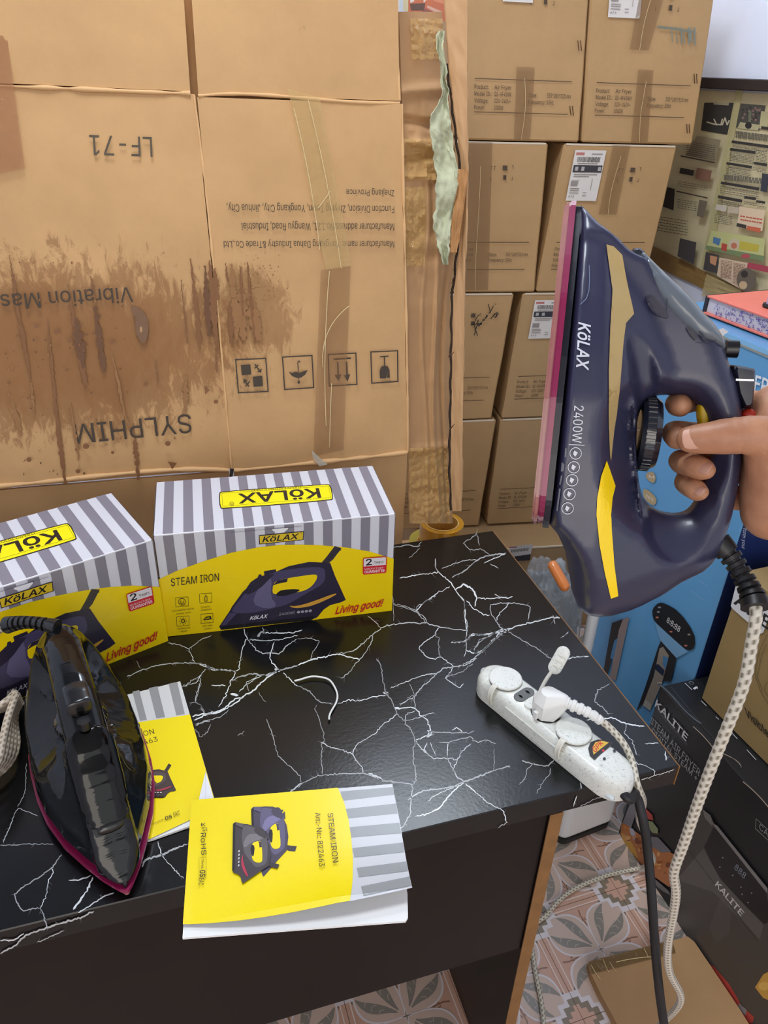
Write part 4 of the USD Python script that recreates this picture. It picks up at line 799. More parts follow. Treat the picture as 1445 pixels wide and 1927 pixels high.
# ------------------------------------------------------------------ steam iron cartons (yellow, striped)
BL, BD, BH, BYAW, BO = 0.3534, 0.1624, 0.1808, 0.244, np.array([-0.3264, 0.9109, 0.75])
BF = Frame(BO, E2(BYAW), ZV); BT = Frame(BO + ZV * BH, E2(BYAW), E2(BYAW + math.pi / 2))
C3 = crop(280, 860, 2.89)
YEL, BLK, RED = (248, 216, 0), (34, 30, 32), (206, 36, 46)
STL, STD = (214, 214, 222), (134, 130, 142)
def aff(src, dst):
    S = np.column_stack([np.array(src, float), np.ones(3)]); X = np.linalg.solve(S, np.array(dst, float))
    return lambda p: np.column_stack([np.atleast_2d(p), np.ones(len(np.atleast_2d(p)))]) @ X
def iron_art(d, T, body, mid, light, accent, cord=(58, 52, 56), hole=YEL, name=True):
    """The small product picture of a steam iron, drawn as flat print."""
    P = lambda pts, c, sm=0: d.poly(T(smooth_poly(pts, sm) if sm else np.array(pts, float)), c)
    P([(935, 580), (965, 545), (1010, 486), (1047, 498), (1000, 560), (975, 580)], cord)
    for k in range(6): P([(962 + 12 * k, 555 - 10 * k), (980 + 12 * k, 562 - 10 * k), (984 + 12 * k, 556 - 10 * k), (966 + 12 * k, 549 - 10 * k)], body)
    P([(383, 922), (440, 838), (452, 815), (510, 735), (590, 660), (598, 640), (612, 640), (614, 652), (628, 646), (626, 622), (690, 612), (692, 625), (760, 595), (870, 572), (985, 577), (1012, 650), (1070, 778), (1040, 792), (985, 806), (950, 830), (915, 872), (880, 888), (392, 940)], body)
    P([(445, 838), (500, 770), (560, 700), (640, 640), (720, 618), (860, 600), (950, 600), (960, 640), (950, 690), (860, 740), (760, 800), (690, 820), (560, 850), (470, 850)], mid, 1)
    P([(560, 800), (590, 720), (640, 650), (670, 660), (660, 760), (700, 810), (640, 828)], light, 1)
    P([(540, 690), (600, 650), (690, 632), (660, 660), (600, 720), (520, 760)], body, 1)
    P([(670, 740), (676, 690), (700, 672), (750, 660), (880, 640), (912, 640), (916, 658), (890, 700), (850, 726), (800, 738), (690, 748)], hole, 1)
    P([(672, 700), (700, 672), (755, 660), (750, 680), (700, 690)], body); P([(690, 745), (720, 722), (815, 718), (820, 730), (750, 754), (700, 758)], (30, 28, 34), 1)
    P([(760, 808), (800, 812), (880, 790), (1018, 738), (1016, 752), (900, 806), (820, 822), (780, 820)], accent, 1)
    P([(388, 922), (900, 866), (884, 886), (394, 940)], (26, 24, 28)); P([(440, 846), (480, 850), (420, 912), (392, 916)], mid)
    if name: d.text('KöLAX', T([(548, 886)])[0], T([(640, 874)])[0], T([(556, 866)])[0], (232, 230, 236), True); d.text('2400W| \u25cf\u25cf\u25cf\u25cf', T([(708, 862)])[0], T([(885, 842)])[0], T([(708, 848)])[0], (168, 164, 176))
    else:
        for k in range(5): P([(700 + 38 * k, 858 - 4 * k), (722 + 38 * k, 856 - 4 * k), (722 + 38 * k, 846 - 4 * k), (700 + 38 * k, 848 - 4 * k)], (214, 210, 214))
box_print = print_mat('glossy_carton_print', 0.33, coat_weight=0.15)
card_white = mat('card_white', (228, 228, 232), 0.5)
def iron_box(label, loc, rz):
    t = thing('steam_iron_box', label, 'product box', tuple(loc), rz, 'steam iron cartons on the desk')
    bm = cbox(0, BL, 0, BD, 0, BH, 0.0015)
    for _ in range(4): bm = bm.subdivide()
    v = np.array(bm.vertices); v += 0.0024 * (np.stack([meshkit.fbm(v * 16 + 7 * k, 3, k) for k in range(3)], 1) - 0.5) * [0.5, 1, 0.4]
    part(t, 'body', trimesh.Trimesh(v, bm.faces, process=False), card_white, smooth=30, world=False)
    front = lambda p, h: np.column_stack([p[:, 0], -np.asarray(h), p[:, 1]]); top = lambda p, h: np.column_stack([p[:, 0], p[:, 1], BH + np.asarray(h)])
    loc_part = lambda d, nm: part(t, nm, (np.vstack(d.V) + [0, 0, 0], np.vstack(d.F)), box_print, world=False, cols=np.vstack(d.C))
    raw = lambda f3: Decal(f3, None, lift=0.0013, step=0.00004)
    f, tp = raw(front), raw(top)
    f.rect(0, 0, BL, BH, STL); tp.rect(0, 0, BL, BD, STL)
    for k in range(12):
        x = BL * (k + 0.42) / 12.25; w = BL / 24.5
        if x + w > BL: break
        f.rect(x, 0, x + w, BH, STD); tp.rect(x, 0, x + w, BD, STD)
    f.tf = lambda p: BF.px(C3(p)); tp.tf = lambda p: BT.px(C3(p))
    f.poly([(52, 668), (150, 622), (300, 568), (450, 522), (600, 492), (720, 480), (820, 478), (950, 483), (1080, 495), (1200, 516), (1330, 556), (1320, 846), (97, 978)], YEL)
    iron_art(f, lambda p: np.asarray(p, float), (44, 38, 58), (74, 68, 100), (104, 98, 132), (214, 160, 60))
    f.poly([(598, 427), (842, 404), (840, 452), (600, 476)], BLK); f.poly([(602, 431), (838, 408), (836, 449), (604, 472)], (222, 190, 40)); f.text('KöLAX', (616, 464), (806, 446), (626, 434), BLK, True); f.ring((826, 413), 5, 1.2, BLK)
    f.text('STEAM IRON', (122, 703), (382, 672), (120, 662), BLK)
    for q in ([(145, 765), (215, 759), (217, 810), (147, 816)], [(275, 743), (342, 738), (344, 790), (277, 796)], [(151, 868), (219, 862), (221, 915), (153, 921)], [(282, 853), (349, 848), (351, 900), (284, 906)]): f.frame(q, 1.8, BLK)
    f.ring((181, 787), 20, 3, BLK); f.line([(174, 780), (174, 796), (188, 796), (188, 780)], 3, BLK); f.line([(181, 796), (181, 806)], 3, BLK)
    f.poly([(303, 786), (303, 762), (311, 748), (319, 762), (319, 784)], BLK, holes=[[(306, 783), (306, 763), (311, 754), (316, 763), (316, 781)]])
    f.ring((187, 891), 11, 4, BLK)
    for k in range(8): a = k * math.pi / 4; f.line([(187 + 15 * math.cos(a), 891 + 15 * math.sin(a)), (187 + 22 * math.cos(a), 891 + 22 * math.sin(a))], 2.5, BLK)
    f.poly([(294, 886), (310, 868), (336, 862), (342, 880)], BLK, holes=[[(304, 880), (312, 873), (330, 868), (333, 876)]])
    for x in (305, 317, 329): f.circ((x, 894), 2, BLK, n=8)
    for s_, A, B in (('360 degree swivel', (127, 840), (246, 825)), ('power cord', (152, 855), (228, 846)), ('Ceramic', (283, 820), (334, 814)), ('soleplate', (283, 835), (341, 828)), ('Temperature', (155, 936), (226, 928)), ('adjust', (172, 950), (209, 946)), ('Self clean', (293, 922), (346, 915)), ('system', (302, 936), (341, 931))): f.text(s_, A, B, (A[0] - 0.6, A[1] - 8), (70, 60, 30))
    f.poly([(1168, 547), (1284, 538), (1291, 545), (1288, 622), (1282, 628), (1166, 637), (1161, 630), (1162, 553)], RED); f.poly([(1168, 551), (1283, 542), (1286, 546), (1285, 584), (1165, 594), (1166, 555)], (226, 220, 222))
    f.text('2', (1178, 587), (1210, 584), (1177, 554), BLK, True); f.text('Years', (1220, 578), (1272, 573), (1221, 563), BLK); f.text('MANUFACTURER-', (1170, 612), (1278, 603), (1170, 603), (232, 224, 226)); f.text('GUARANTEE', (1170, 630), (1279, 621), (1170, 616), (238, 232, 234), True)
    f.text('Living good!', (1010, 852), (1262, 808), (1024, 812), (200, 30, 40), True)
    f.poly([(668, 388), (672, 398), (690, 408), (712, 411), (738, 404), (756, 388), (754, 381)], (236, 236, 240)); f.line([(448, 408), (830, 375)], 1.6, (90, 84, 90))
    tp.poly(smooth_poly([(382, 206), (396, 198), (690, 176), (960, 158), (990, 160), (1004, 238), (990, 246), (700, 272), (410, 292), (386, 290)], 1), BLK); tp.poly(smooth_poly([(387, 210), (400, 202), (690, 180), (960, 162), (985, 164), (999, 235), (986, 242), (700, 268), (410, 288), (391, 286)], 1), (250, 236, 20))
    tp.frame([(398, 208), (978, 168), (992, 232), (402, 280)], 1.2, BLK)
    tp.text('KöLAX', (925, 181), (486, 212), (938, 231), BLK, True); tp.text('DAMPFBÜGELEISEN', (826, 169), (560, 188), (827, 179), (90, 84, 20)); tp.ring((452, 267), 12, 2, BLK); tp.text('R', (457, 263), (447, 264), (457, 271), BLK)
    for s_ in (0, 1):                                    # striped ends
        e = Decal((lambda p, h: np.column_stack([BL + np.asarray(h), p[:, 0], p[:, 1]])) if s_ else (lambda p, h: np.column_stack([-np.asarray(h), p[:, 0], p[:, 1]])), None, lift=0.0013)
        e.rect(0, 0, BD, BH, STL)
        for k in range(6): e.rect(BD * (k + 0.2) / 6, 0.0, BD * (k + 0.7) / 6, BH, STD)
        e.rect(0, 0, BD, BH * 0.55, YEL); loc_part(e, 'printed_end')
    loc_part(f, 'printed_front'); loc_part(tp, 'printed_top')
    # tuck flap edges that stand a little proud of the top
    part(t, 'tuck_flap', cbox(0.001, BL - 0.001, -0.0012, 0.0012, BH - 0.0008, BH + 0.0016, 0.0003), card_white, world=False)
    return t
iron_box('yellow and striped steam iron box, the fully visible one further from the frame edge', BO + ZV * 0.0018, BYAW)
AYAW, AFR = 0.66, np.array([-0.3262, 0.9000, 0.7518])
iron_box('yellow and striped steam iron box at the left edge, partly behind the black iron', AFR - E2(AYAW) * BL, AYAW)

# ------------------------------------------------------------------ instruction booklets
paper_white = mat('paper_white', (236, 236, 234), 0.55)
cover_print = print_mat('cover_print', 0.30, coat_weight=0.2)
C6 = crop(320, 1450, 3.01); E1 = crop(220, 1180, 3.6125)
def booklet(label, tf, body, cover_shapes, z0, lift_fun, pages):
    fr = Frame((0, 0, z0), (1, 0, 0), (0, 1, 0)); q = at(tf(np.array(pages, float)), z=z0)
    t = thing('instruction_booklet', label, 'booklet', tuple(q.mean(0) * [1, 1, 0] + [0, 0, 0.75]), 0, 'yellow instruction booklets')
    pg = trimesh.creation.extrude_polygon(Polygon(q[:, :2]).buffer(0), 0.003, engine='earcut'); pg.apply_translation([0, 0, z0 - 0.0035])
    part(t, 'pages', pg, paper_white)
    d = Decal(lambda p, h: np.column_stack([p, z0 + lift_fun(p) + np.asarray(h)]), lambda p: at(tf(p), z=z0)[:, :2], lift=0.0003, step=0.00007, maxlen=0.006)
    cover_shapes(d); d.out(t, 'cover', cover_print, label='yellow printed cover with grey stripes', smooth=False)
    return t
def cover2(d):
    d.poly([(122, 176), (1258, 85), (1300, 300), (1335, 530), (1367, 720), (1200, 758), (1020, 796), (860, 822), (700, 846), (540, 864), (400, 876), (240, 882), (74, 882)], (206, 208, 212))
    for (a, b, c, e) in ((128, 182, 103, 147), (230, 285, 198, 255), (336, 396, 310, 372), (460, 517, 428, 486), (582, 642, 545, 606), (704, 768, 643, 706)):
        xl = lambda y: 940 + 0.2 * y; xr = lambda y: 1246 + 0.165 * y
        d.poly([(xl(a), a), (xr(c), c), (xr(e), e), (xl(b), b)], (150, 154, 156))
    d.poly([(122, 176), (950, 108), (985, 190), (1010, 290), (1026, 400), (1035, 520), (1034, 640), (1028, 720), (1018, 796), (860, 822), (700, 846), (540, 864), (400, 876), (240, 882), (74, 882)], (250, 226, 0))
    iron_art(d, aff([(385, 925), (915, 872), (985, 577)], [(470, 220), (478, 560), (662, 470)]), (72, 66, 84), (98, 92, 122), (128, 122, 160), (90, 84, 110), hole=(250, 226, 0), name=False)
    iron_art(d, aff([(385, 925), (915, 872), (985, 577)], [(369, 311), (362, 600), (560, 565)]), (66, 60, 64), (96, 90, 94), (126, 120, 124), (186, 50, 80), hole=(250, 226, 0), name=False)
    d.text('STEAM IRON', (892, 266), (922, 560), (922, 262), (60, 52, 20)); d.text('Art.-Nr.: 822463', (822, 262), (846, 582), (851, 259), (60, 52, 20))
    d.text('RoHS', (176, 374), (180, 500), (204, 372), BLK); d.text('CE', (188, 342), (188, 366), (212, 340), BLK); d.text('Intertek', (182, 520), (178, 578), (196, 519), (70, 64, 30)); d.frame([(166, 516), (208, 512), (206, 628), (166, 632)], 1.5, (110, 100, 30)); d.text('GS', (172, 586), (172, 626), (202, 584), BLK, True); d.text('EAC', (167, 634), (163, 672), (196, 634), BLK)
    d.line([(180, 318), (202, 336)], 3, BLK); d.line([(202, 318), (180, 336)], 3, BLK); d.rect(178, 322, 184, 334, BLK)
def lift2(p):
    e = at(C6(np.array([[74, 882], [1367, 720]], float)), z=0.757)[:, :2]; t_ = unit(e[1] - e[0]); n_ = np.array([-t_[1], t_[0]])
    dd = (p - e[0]) @ n_; s_ = (p - e[0]) @ t_ / np.linalg.norm(e[1] - e[0])
    return 0.0020 + 0.015 * np.exp(-np.clip(dd, 0, 1) / 0.045) * np.clip(s_ * 1.5, 0.05, 1)
booklet('yellow instruction booklet overhanging the front edge of the desk', C6, None, cover2, 0.757, lift2, [(122, 180), (1256, 90), (1345, 700), (1347, 830), (1335, 850), (70, 946)])
def cover1(d):
    d.poly([(-312, 558), (430, 370), (690, 1262), (535, 1296), (228, 1442), (-228, 1548)], (214, 214, 214))
    for k, (a, b) in enumerate(((105, 152), (216, 276), (352, 410))): d.poly([(a, 441 - 0.215 * (a - 105)), (b, 441 - 0.215 * (b - 105)), (b + 52, 640 - 0.15 * (b - 105)), (a + 52, 640 - 0.15 * (a - 105))], (150, 150, 152))
    d.poly([(-286, 770), (-100, 706), (110, 656), (250, 634), (380, 616), (497, 597), (608, 985), (690, 1262), (535, 1296), (228, 1442), (-228, 1548)], (250, 226, 0))
    d.text('STEAM IRON', (-70, 806), (257, 727), (-78, 772), (60, 52, 20)); d.text('Art.-Nr.: 822463', (-150, 890), (281, 778), (-158, 858), (60, 52, 20))
    iron_art(d, aff([(385, 925), (915, 872), (985, 577)], [(60, 1150), (330, 1160), (345, 985)]), (66, 56, 58), (86, 76, 78), (110, 100, 100), (176, 60, 76), hole=(250, 226, 0), name=False)
    d.text('Intertek', (248, 1352), (318, 1320), (246, 1342), (70, 64, 30)); d.text('GS', (330, 1322), (376, 1306), (326, 1300), BLK, True); d.text('EAC', (388, 1300), (428, 1284), (384, 1272), BLK)
    d.poly([(604, 992), (682, 1252), (606, 1281), (534, 1282)], (232, 234, 240)); d.line([(604, 992), (606, 1280)], 2, (176, 180, 190))
booklet('yellow instruction booklet lying beside and partly under the black iron', E1, None, cover1, 0.7545, lambda p: 0.0002 + 0 * p[:, 0], [(-306, 560), (428, 374), (684, 1262), (490, 1352), (235, 1442), (-225, 1540)])

# ------------------------------------------------------------------ cartons along the right wall
def face_box(name, label, cat, O, yaw, L, D, H, material, group=None, c=0.002):
    t = thing(name, label, cat, tuple(O), yaw, group)
    bm = cbox(0, L, 0, D, 0, H, c)
    for _ in range(3): bm = bm.subdivide()
    v = np.array(bm.vertices); v += 0.003 * (np.stack([meshkit.fbm(v * 9 + 7 * k + L * 50, 3, k) for k in range(3)], 1) - 0.5) * [0.4, 0.8, 0.4]
    part(t, 'body', trimesh.Trimesh(v, bm.faces, process=False), material, smooth=30, world=False)
    return t, Frame(O, E2(yaw), ZV), Frame(np.asarray(O) + ZV * H, E2(yaw), E2(yaw + math.pi / 2))
dark_print = print_mat('dark_carton_print', 0.36)
KB, KBY, KBH = np.array([0.572, 1.160, 0.0]), math.radians(-71.1), 0.455
kal, KFR, KTP = face_box('black_air_fryer_box', 'black air fryer box on the floor with food and appliance printed on it', 'product box', KB, KBY, 0.56, 0.36, KBH, mat('black_card', (30, 30, 33), 0.42, noise=0.2, nscale=14))
K2, K3 = crop(1145, 1260, 4.817), crop(1145, 1500, 4.513)
d = on(KFR, K2, lift=0.0022)
d.text('KALITE', (428, 326), (712, 650), (445, 270), (206, 206, 210), True); d.text('HIGH QUALITY HOME APPLIANCES', (440, 362), (716, 690), (447, 338), (92, 88, 90)); d.text('STEAM AIR FRYER', (385, 478), (828, 968), (398, 424), (150, 150, 154)); d.text('DIGITAL STEAM +', (400, 572), (806, 1010), (411, 528), (158, 158, 162))
d.grp('cap_badge'); d.frame([(1345, 1345), (1470, 1460), (1470, 1560), (1340, 1440)], 4, (150, 150, 152)); d.text('CAP', (1375, 1440), (1490, 1550), (1380, 1390), (150, 150, 152))
d.tf = lambda p: KFR.px(K3(p))
d.grp('food_picture'); SIL, CHK, CH2, BRD = (150, 148, 150), (176, 108, 60), (140, 78, 42), (206, 152, 78)
d.poly([(205, 20), (250, 0), (280, 90), (235, 150), (200, 260), (160, 240), (125, 215)], (120, 118, 124))
d.poly([(118, 215), (165, 235), (250, 300), (330, 360), (420, 420), (540, 470), (600, 500), (630, 570), (585, 720), (520, 760), (420, 690), (330, 640), (240, 520), (170, 400), (108, 310)], CHK)
d.poly([(112, 300), (170, 330), (230, 430), (260, 520), (200, 470), (130, 370)], (196, 146, 60)); d.poly([(300, 90), (330, 100), (380, 150), (388, 195), (345, 185), (310, 140)], (176, 70, 62)); d.poly([(325, 195), (380, 205), (430, 270), (425, 310), (380, 300), (335, 245)], (134, 142, 108))
d.poly([(345, 330), (430, 340), (540, 460), (460, 470), (380, 420)], (108, 108, 116)); d.poly([(180, 250), (220, 270), (270, 400), (235, 380), (195, 310)], (170, 170, 184))
for k in range(38):
    x = RNG.uniform(150, 590); y = 0.9 * x + RNG.uniform(90, 210); d.circ((x, y), RNG.uniform(8, 34), [(152, 84, 44), (196, 124, 70), (120, 62, 36), (206, 150, 92)][k % 4], ry=RNG.uniform(8, 22), n=9)
d.poly([(360, 650), (520, 790), (540, 830), (480, 800), (380, 720)], (108, 106, 108)); d.poly([(240, 520), (330, 600), (300, 590)], (60, 40, 60))
d.grp('appliance_picture'); d.poly([(805, 88), (1360, 760), (1500, 940), (1500, 2100), (1300, 2000), (1100, 1800), (800, 1385), (565, 1005), (590, 700), (700, 380)], (72, 68, 66))
d.poly([(905, 250), (925, 262), (1360, 815), (1360, 860), (1480, 1010), (1335, 1075), (1130, 870), (965, 690), (880, 540), (825, 420)], (32, 31, 33)); d.poly([(900, 225), (935, 235), (1365, 770), (1362, 812), (925, 262)], (128, 124, 122)); d.poly([(815, 100), (880, 150), (905, 220), (890, 240), (830, 170)], (112, 108, 106))
d.poly([(590, 700), (820, 430), (960, 690), (1330, 1080), (1300, 1200), (1090, 990), (900, 800)], (92, 88, 85)); d.poly([(870, 1100), (960, 860), (1060, 960), (1040, 1150), (930, 1230)], (82, 78, 76)); d.line([(700, 450), (1280, 1215)], 5, (48, 46, 46))
d.text('888', (1080, 600), (1165, 690), (1102, 560), (140, 150, 160)); d.text('KALITE', (918, 742), (1140, 1010), (944, 706), (206, 202, 200), True)
for x, y in ((985, 510), (960, 590), (1070, 660), (1140, 760), (1230, 810), (1200, 890), (1150, 820)): d.circ((x, y), 7, (150, 146, 144), n=8)
d.grp('red_banner'); d.poly([(800, 1370), (905, 1430), (1040, 1580), (1110, 1700), (1140, 1760), (1250, 1860), (1240, 1910), (1180, 1925), (1060, 1740), (930, 1560)], (178, 66, 60)); d.poly([(1120, 1745), (1190, 1800), (1180, 1850), (1110, 1790)], (140, 134, 134))
d.grp('fries_picture'); d.poly([(1330, 1500), (1480, 1420), (1480, 1760), (1330, 1700), (1260, 1610)], (206, 158, 72)); d.circ((1340, 1600), 50, (226, 182, 96), ry=36)
d.out(kal, 'printed_front', dark_print)
d = on(KTP, K2, lift=0.0022)
d.line([(690, 130), (755, 192)], 7, (170, 172, 176)); d.frame([(722, 122), (746, 112), (768, 124), (764, 140), (740, 142)], 3, (150, 152, 156)); d.poly([(762, 176), (790, 160), (806, 164), (806, 186), (794, 178), (782, 188), (770, 186)], (214, 216, 220))
d.grp('edge_marks')
for a, b in (((836, 290), (884, 336)), ((970, 435), (996, 460)), ((1112, 580), (1165, 636)), ((1250, 735), (1335, 828))): d.line([a, b], 7, (176, 178, 182))
d.line([(480, 150), (640, 300), (800, 470), (960, 640), (1200, 890)], 4, (66, 68, 72)); d.line([(560, 160), (820, 480), (840, 492)], 3, (90, 92, 96))
d.out(kal, 'printed_top', dark_print)
crack = KTP.pt(KTP.px(K2(np.array([(1065, 732), (1110, 722), (1160, 728), (1178, 714)], float)))) + ZV * 0.003
for q in ([(765, 520), (850, 600), (960, 735)], [(1040, 765), (1110, 800), (1180, 850), (1200, 890)], [(1215, 1020), (1330, 1120), (1445, 1250)], [(440, 128), (462, 122), (485, 130)]):
    w = KTP.pt(KTP.px(K2(np.array(q, float)))) + ZV * 0.001; part(kal, 'worn_edge', tube(spline(w, 24), 0.0009, 6), mat('worn_board', (150, 136, 120), 0.8), smooth=True)
part(kal, 'lid_crease', tube(spline(KTP.pt(KTP.px(K2(np.array([(455, 135), (560, 230), (760, 440), (840, 498)], float)))) + ZV * 0.0008, 30), 0.0022, 7), mat('black_card_edge', (66, 70, 76), 0.4), smooth=True)
# khaki carton on top of it
KHO = at(np.array([1319.0, 1314.0]), z=KBH + 0.002); KHY = math.radians(-69.0)
n_ = np.array([-math.sin(KHY), math.cos(KHY), 0]); KHH = float(at(np.array([1380.0, 1062.0]), p0=KHO, n=n_)[2]) - KHO[2]
kh, HFR, HTP = face_box('khaki_carton', 'plain khaki carton with a white lettered sticker, standing on the black box', 'cardboard box', KHO, KHY, 0.34, 0.25, KHH, kraft_mat('khaki_kraft', (152, 128, 84)))
K1 = crop(1145, 980, 4.587)
d = on(HFR, K1, lift=0.0022)
d.grp('sticker'); d.poly([(1128, 470), (1150, 478), (1400, 690), (1400, 800), (1345, 960), (1325, 974), (1080, 760), (1062, 735)], (214, 216, 218)); d.text('A.', (1086, 706), (1224, 816), (1136, 612), (38, 36, 36), True); d.text('B', (1310, 884), (1396, 950), (1352, 796), (38, 36, 36), True)
d.grp('line_drawing')
for q in ([(1376, 980), (1310, 1120), (1275, 1290), (1280, 1350), (1320, 1470), (1400, 1600)], [(1376, 1060), (1330, 1160), (1300, 1300), (1290, 1340), (1340, 1470)], [(1376, 1390), (1355, 1440), (1360, 1480), (1400, 1530)]): d.line(smooth_poly(q + q[::-1], 0)[:len(q)], 4, (96, 80, 52))
d.grp('printed_lettering'); d.tf = lambda p: HFR.px(K2(p)); d.text('Visible', (1256, 418), (1466, 622), (1241, 338), (46, 40, 34), True)
d.out(kh, 'printed_front', print_mat('carton_ink', 0.7))
# tall blue carton behind
BLA, BLYAW, BLH = np.array([0.524, 1.530, 0.0]), math.radians(-69.5), 1.126
blu, UFR, UTP = face_box('blue_appliance_box', 'tall glossy blue appliance box against the right wall, seen through the iron handle', 'product box', BLA, BLYAW, 0.363, 0.28, BLH, mat('blue_card', (96, 160, 208), 0.32, noise=0.06, nscale=4, coat_weight=0.25))
PXI = lambda p: np.asarray(p, float)
d = on(UFR, PXI, lift=0.0022)
d.poly([(1240, 640), (1361, 634), (1480, 682), (1480, 672), (1361, 624), (1240, 632)], (130, 186, 226)); d.line([(1361, 634), (1480, 686)], 4, (150, 150, 140)); d.poly([(1350, 622), (1362, 617), (1373, 624), (1359, 634), (1358, 646)], (228, 226, 226))
d.grp('printed_lettering'); d.text('FRESH', (1420, 733), (1490, 757), (1424, 706), (232, 236, 240), True); d.text('T', (1402, 716), (1412, 720), (1405, 695), (232, 236, 240), True)
for k in range(14): x = 1360 + 6 * k; d.line([(x, 690 + k * 2.4), (x + 4, 692 + k * 2.4)], 1.4, (150, 196, 226))
P1 = crop(980, 740, 3.1075)
d.tf = lambda p: UFR.px(P1(p))
d.grp('feature_bubbles'); d.poly([(735, 470), (770, 455), (790, 470), (796, 505), (780, 528), (740, 500)], (178, 158, 120), sm=1); d.text('M', (755, 492), (785, 498), (756, 478), (232, 226, 214)); d.poly([(722, 555), (760, 570), (798, 610), (800, 640), (780, 658), (735, 625), (720, 590)], (178, 158, 120), sm=1); d.text('50%', (735, 606), (780, 634), (740, 590), (232, 226, 214))
d.tf = lambda p: UFR.px(K1(p))
NAV = (24, 42, 92); d.grp('appliance_picture')
d.poly([(385, 760), (440, 705), (490, 708), (620, 780), (752, 965), (760, 1090), (695, 1128), (560, 1010), (408, 870), (390, 830)], (26, 28, 32), sm=1); d.poly([(408, 870), (560, 1010), (695, 1128), (595, 1182), (460, 1036), (440, 990)], (120, 168, 206))
d.grp('appliance_picture'); d.poly([(462, 1036), (595, 1182), (590, 1220), (545, 1385), (480, 1380), (250, 1640), (330, 1420), (440, 1080)], (30, 32, 36)); d.poly([(450, 1100), (480, 1085), (530, 1160), (520, 1210), (470, 1400), (380, 1610), (300, 1600), (400, 1340)], (150, 140, 126)); d.poly([(480, 1160), (525, 1180), (500, 1280), (478, 1240)], (70, 130, 176)); d.poly([(415, 1240), (440, 1235), (495, 1290), (480, 1340), (412, 1280)], (24, 40, 70)); d.poly([(325, 1540), (380, 1580), (370, 1640), (310, 1590)], (176, 170, 160))
for x, y, c in ((450, 745, SIL), (440, 785, SIL), (430, 832, (206, 120, 100)), (550, 955, (206, 120, 100)), (705, 980, SIL), (678, 1075, (206, 120, 100))): d.circ((x, y), 14, c, ry=8, n=8)
d.text('8:8:88', (510, 870), (620, 960), (524, 828), (206, 206, 204), True)
d.grp('appliance_picture'); d.poly([(40, 880), (135, 845), (110, 930), (0, 1330), (-40, 1330)], (26, 28, 32)); d.poly([(135, 845), (190, 830), (70, 1380), (20, 1350), (100, 940)], (150, 132, 128)); d.poly([(60, 1030), (90, 1010), (50, 1200), (24, 1180)], (70, 130, 176))
d.grp('scuff'); d.line([(720, 600), (830, 680)], 3, (150, 190, 216)); d.grp('scuff'); d.line([(800, 520), (870, 560)], 3, (150, 190, 216))
d.out(blu, 'printed_front', print_mat('blue_print', 0.35, coat_weight=0.2))
en = Decal(lambda p, h: (BLA + E2(BLYAW) * (0.363 + 0.0022))[None] + p[:, :1] * E2(BLYAW + math.pi / 2) + p[:, 1:] * ZV + E2(BLYAW) * np.asarray(h)[:, None], None)
en.rect(0, 0, 0.28, BLH, NAV)
ef = Frame(BLA + E2(BLYAW) * 0.366, E2(BLYAW + math.pi / 2), ZV)
en.tf = lambda p: ef.px(K1(p)); en.text('form your', (1165, 60), (1150, 240), (1196, 70), (186, 196, 214))
en.out(blu, 'printed_end', print_mat('blue_print', 0.35))
# ledger book on the blue carton
LBO = at(np.array([1322.0, 590.0]), z=BLH + 0.003); LBY = math.radians(-67.0)
lb = thing('ledger_book', 'salmon pink ledger book with purple marbled page edges on the blue box', 'book', tuple(LBO), LBY)
salm = mat('salmon_cloth', (232, 122, 104), 0.5, noise=0.05, nscale=30); blkc = mat('black_cloth', (34, 34, 40), 0.5)
part(lb, 'lower_cover', cbox(0, 0.30, 0, 0.21, 0, 0.004, 0.0008), salm, world=False); part(lb, 'upper_cover', cbox(0, 0.30, 0, 0.21, 0.031, 0.035, 0.0008), salm, world=False)
part(lb, 'page_block', cbox(0.003, 0.297, 0.005, 0.208, 0.004, 0.031, 0.0004), mat('page_edge', (206, 196, 200), 0.7), world=False)
part(lb, 'spine', cbox(-0.004, 0.003, 0, 0.21, 0, 0.035, 0.0015), blkc, world=False, label='black cloth spine'); part(lb, 'corner_patch', cbox(0.262, 0.3005, -0.0005, 0.04, 0.0305, 0.0358, 0.0005), blkc, world=False); part(lb, 'corner_patch', cbox(0.225, 0.3005, -0.0005, 0.04, -0.0004, 0.0044, 0.0005), blkc, world=False)
mb = Decal(lambda p, h: np.column_stack([p[:, 0], 0.0046 - np.asarray(h), p[:, 1]]), None)
for k in range(230):
    x, z = RNG.uniform(0.03, 0.295), RNG.uniform(0.006, 0.029); a = RNG.uniform(0, 6.3)
    mb.line([(x, z), (x + 0.003 * math.cos(a), z + 0.003 * math.sin(a)), (x + 0.005 * math.cos(a + 1), z + 0.004 * math.sin(a + 1))], 0.0010, (84, 60, 140) if k % 3 else (120, 100, 170))
V_ = np.vstack(mb.V); V_[:, 2] = np.clip(V_[:, 2], 0.0045, 0.0305); part(lb, 'marbling', (V_, np.vstack(mb.F)), print_mat('label_print', 0.45), world=False, cols=np.vstack(mb.C), kind='stuff')
lt = Decal(lambda p, h: np.column_stack([p[:, 0], p[:, 1], 0.0352 + np.asarray(h)]), None)
for q in ([(0.20, 0.03), (0.215, 0.034), (0.23, 0.03)], [(0.222, 0.028), (0.23, 0.04), (0.24, 0.03)]): lt.line(q, 0.0012, (90, 40, 40))
part(lb, 'cover_lettering', (np.vstack(lt.V), np.vstack(lt.F)), print_mat('label_print', 0.45), world=False, cols=np.vstack(lt.C))
part(lb, 'fore_edge_band', cbox(-0.004, 0.30, 0.198, 0.212, 0.0345, 0.0362, 0.0004), blkc, world=False)
STO = at(np.array([1449.0, 578.0]), z=BLH + 0.003 + 0.036)
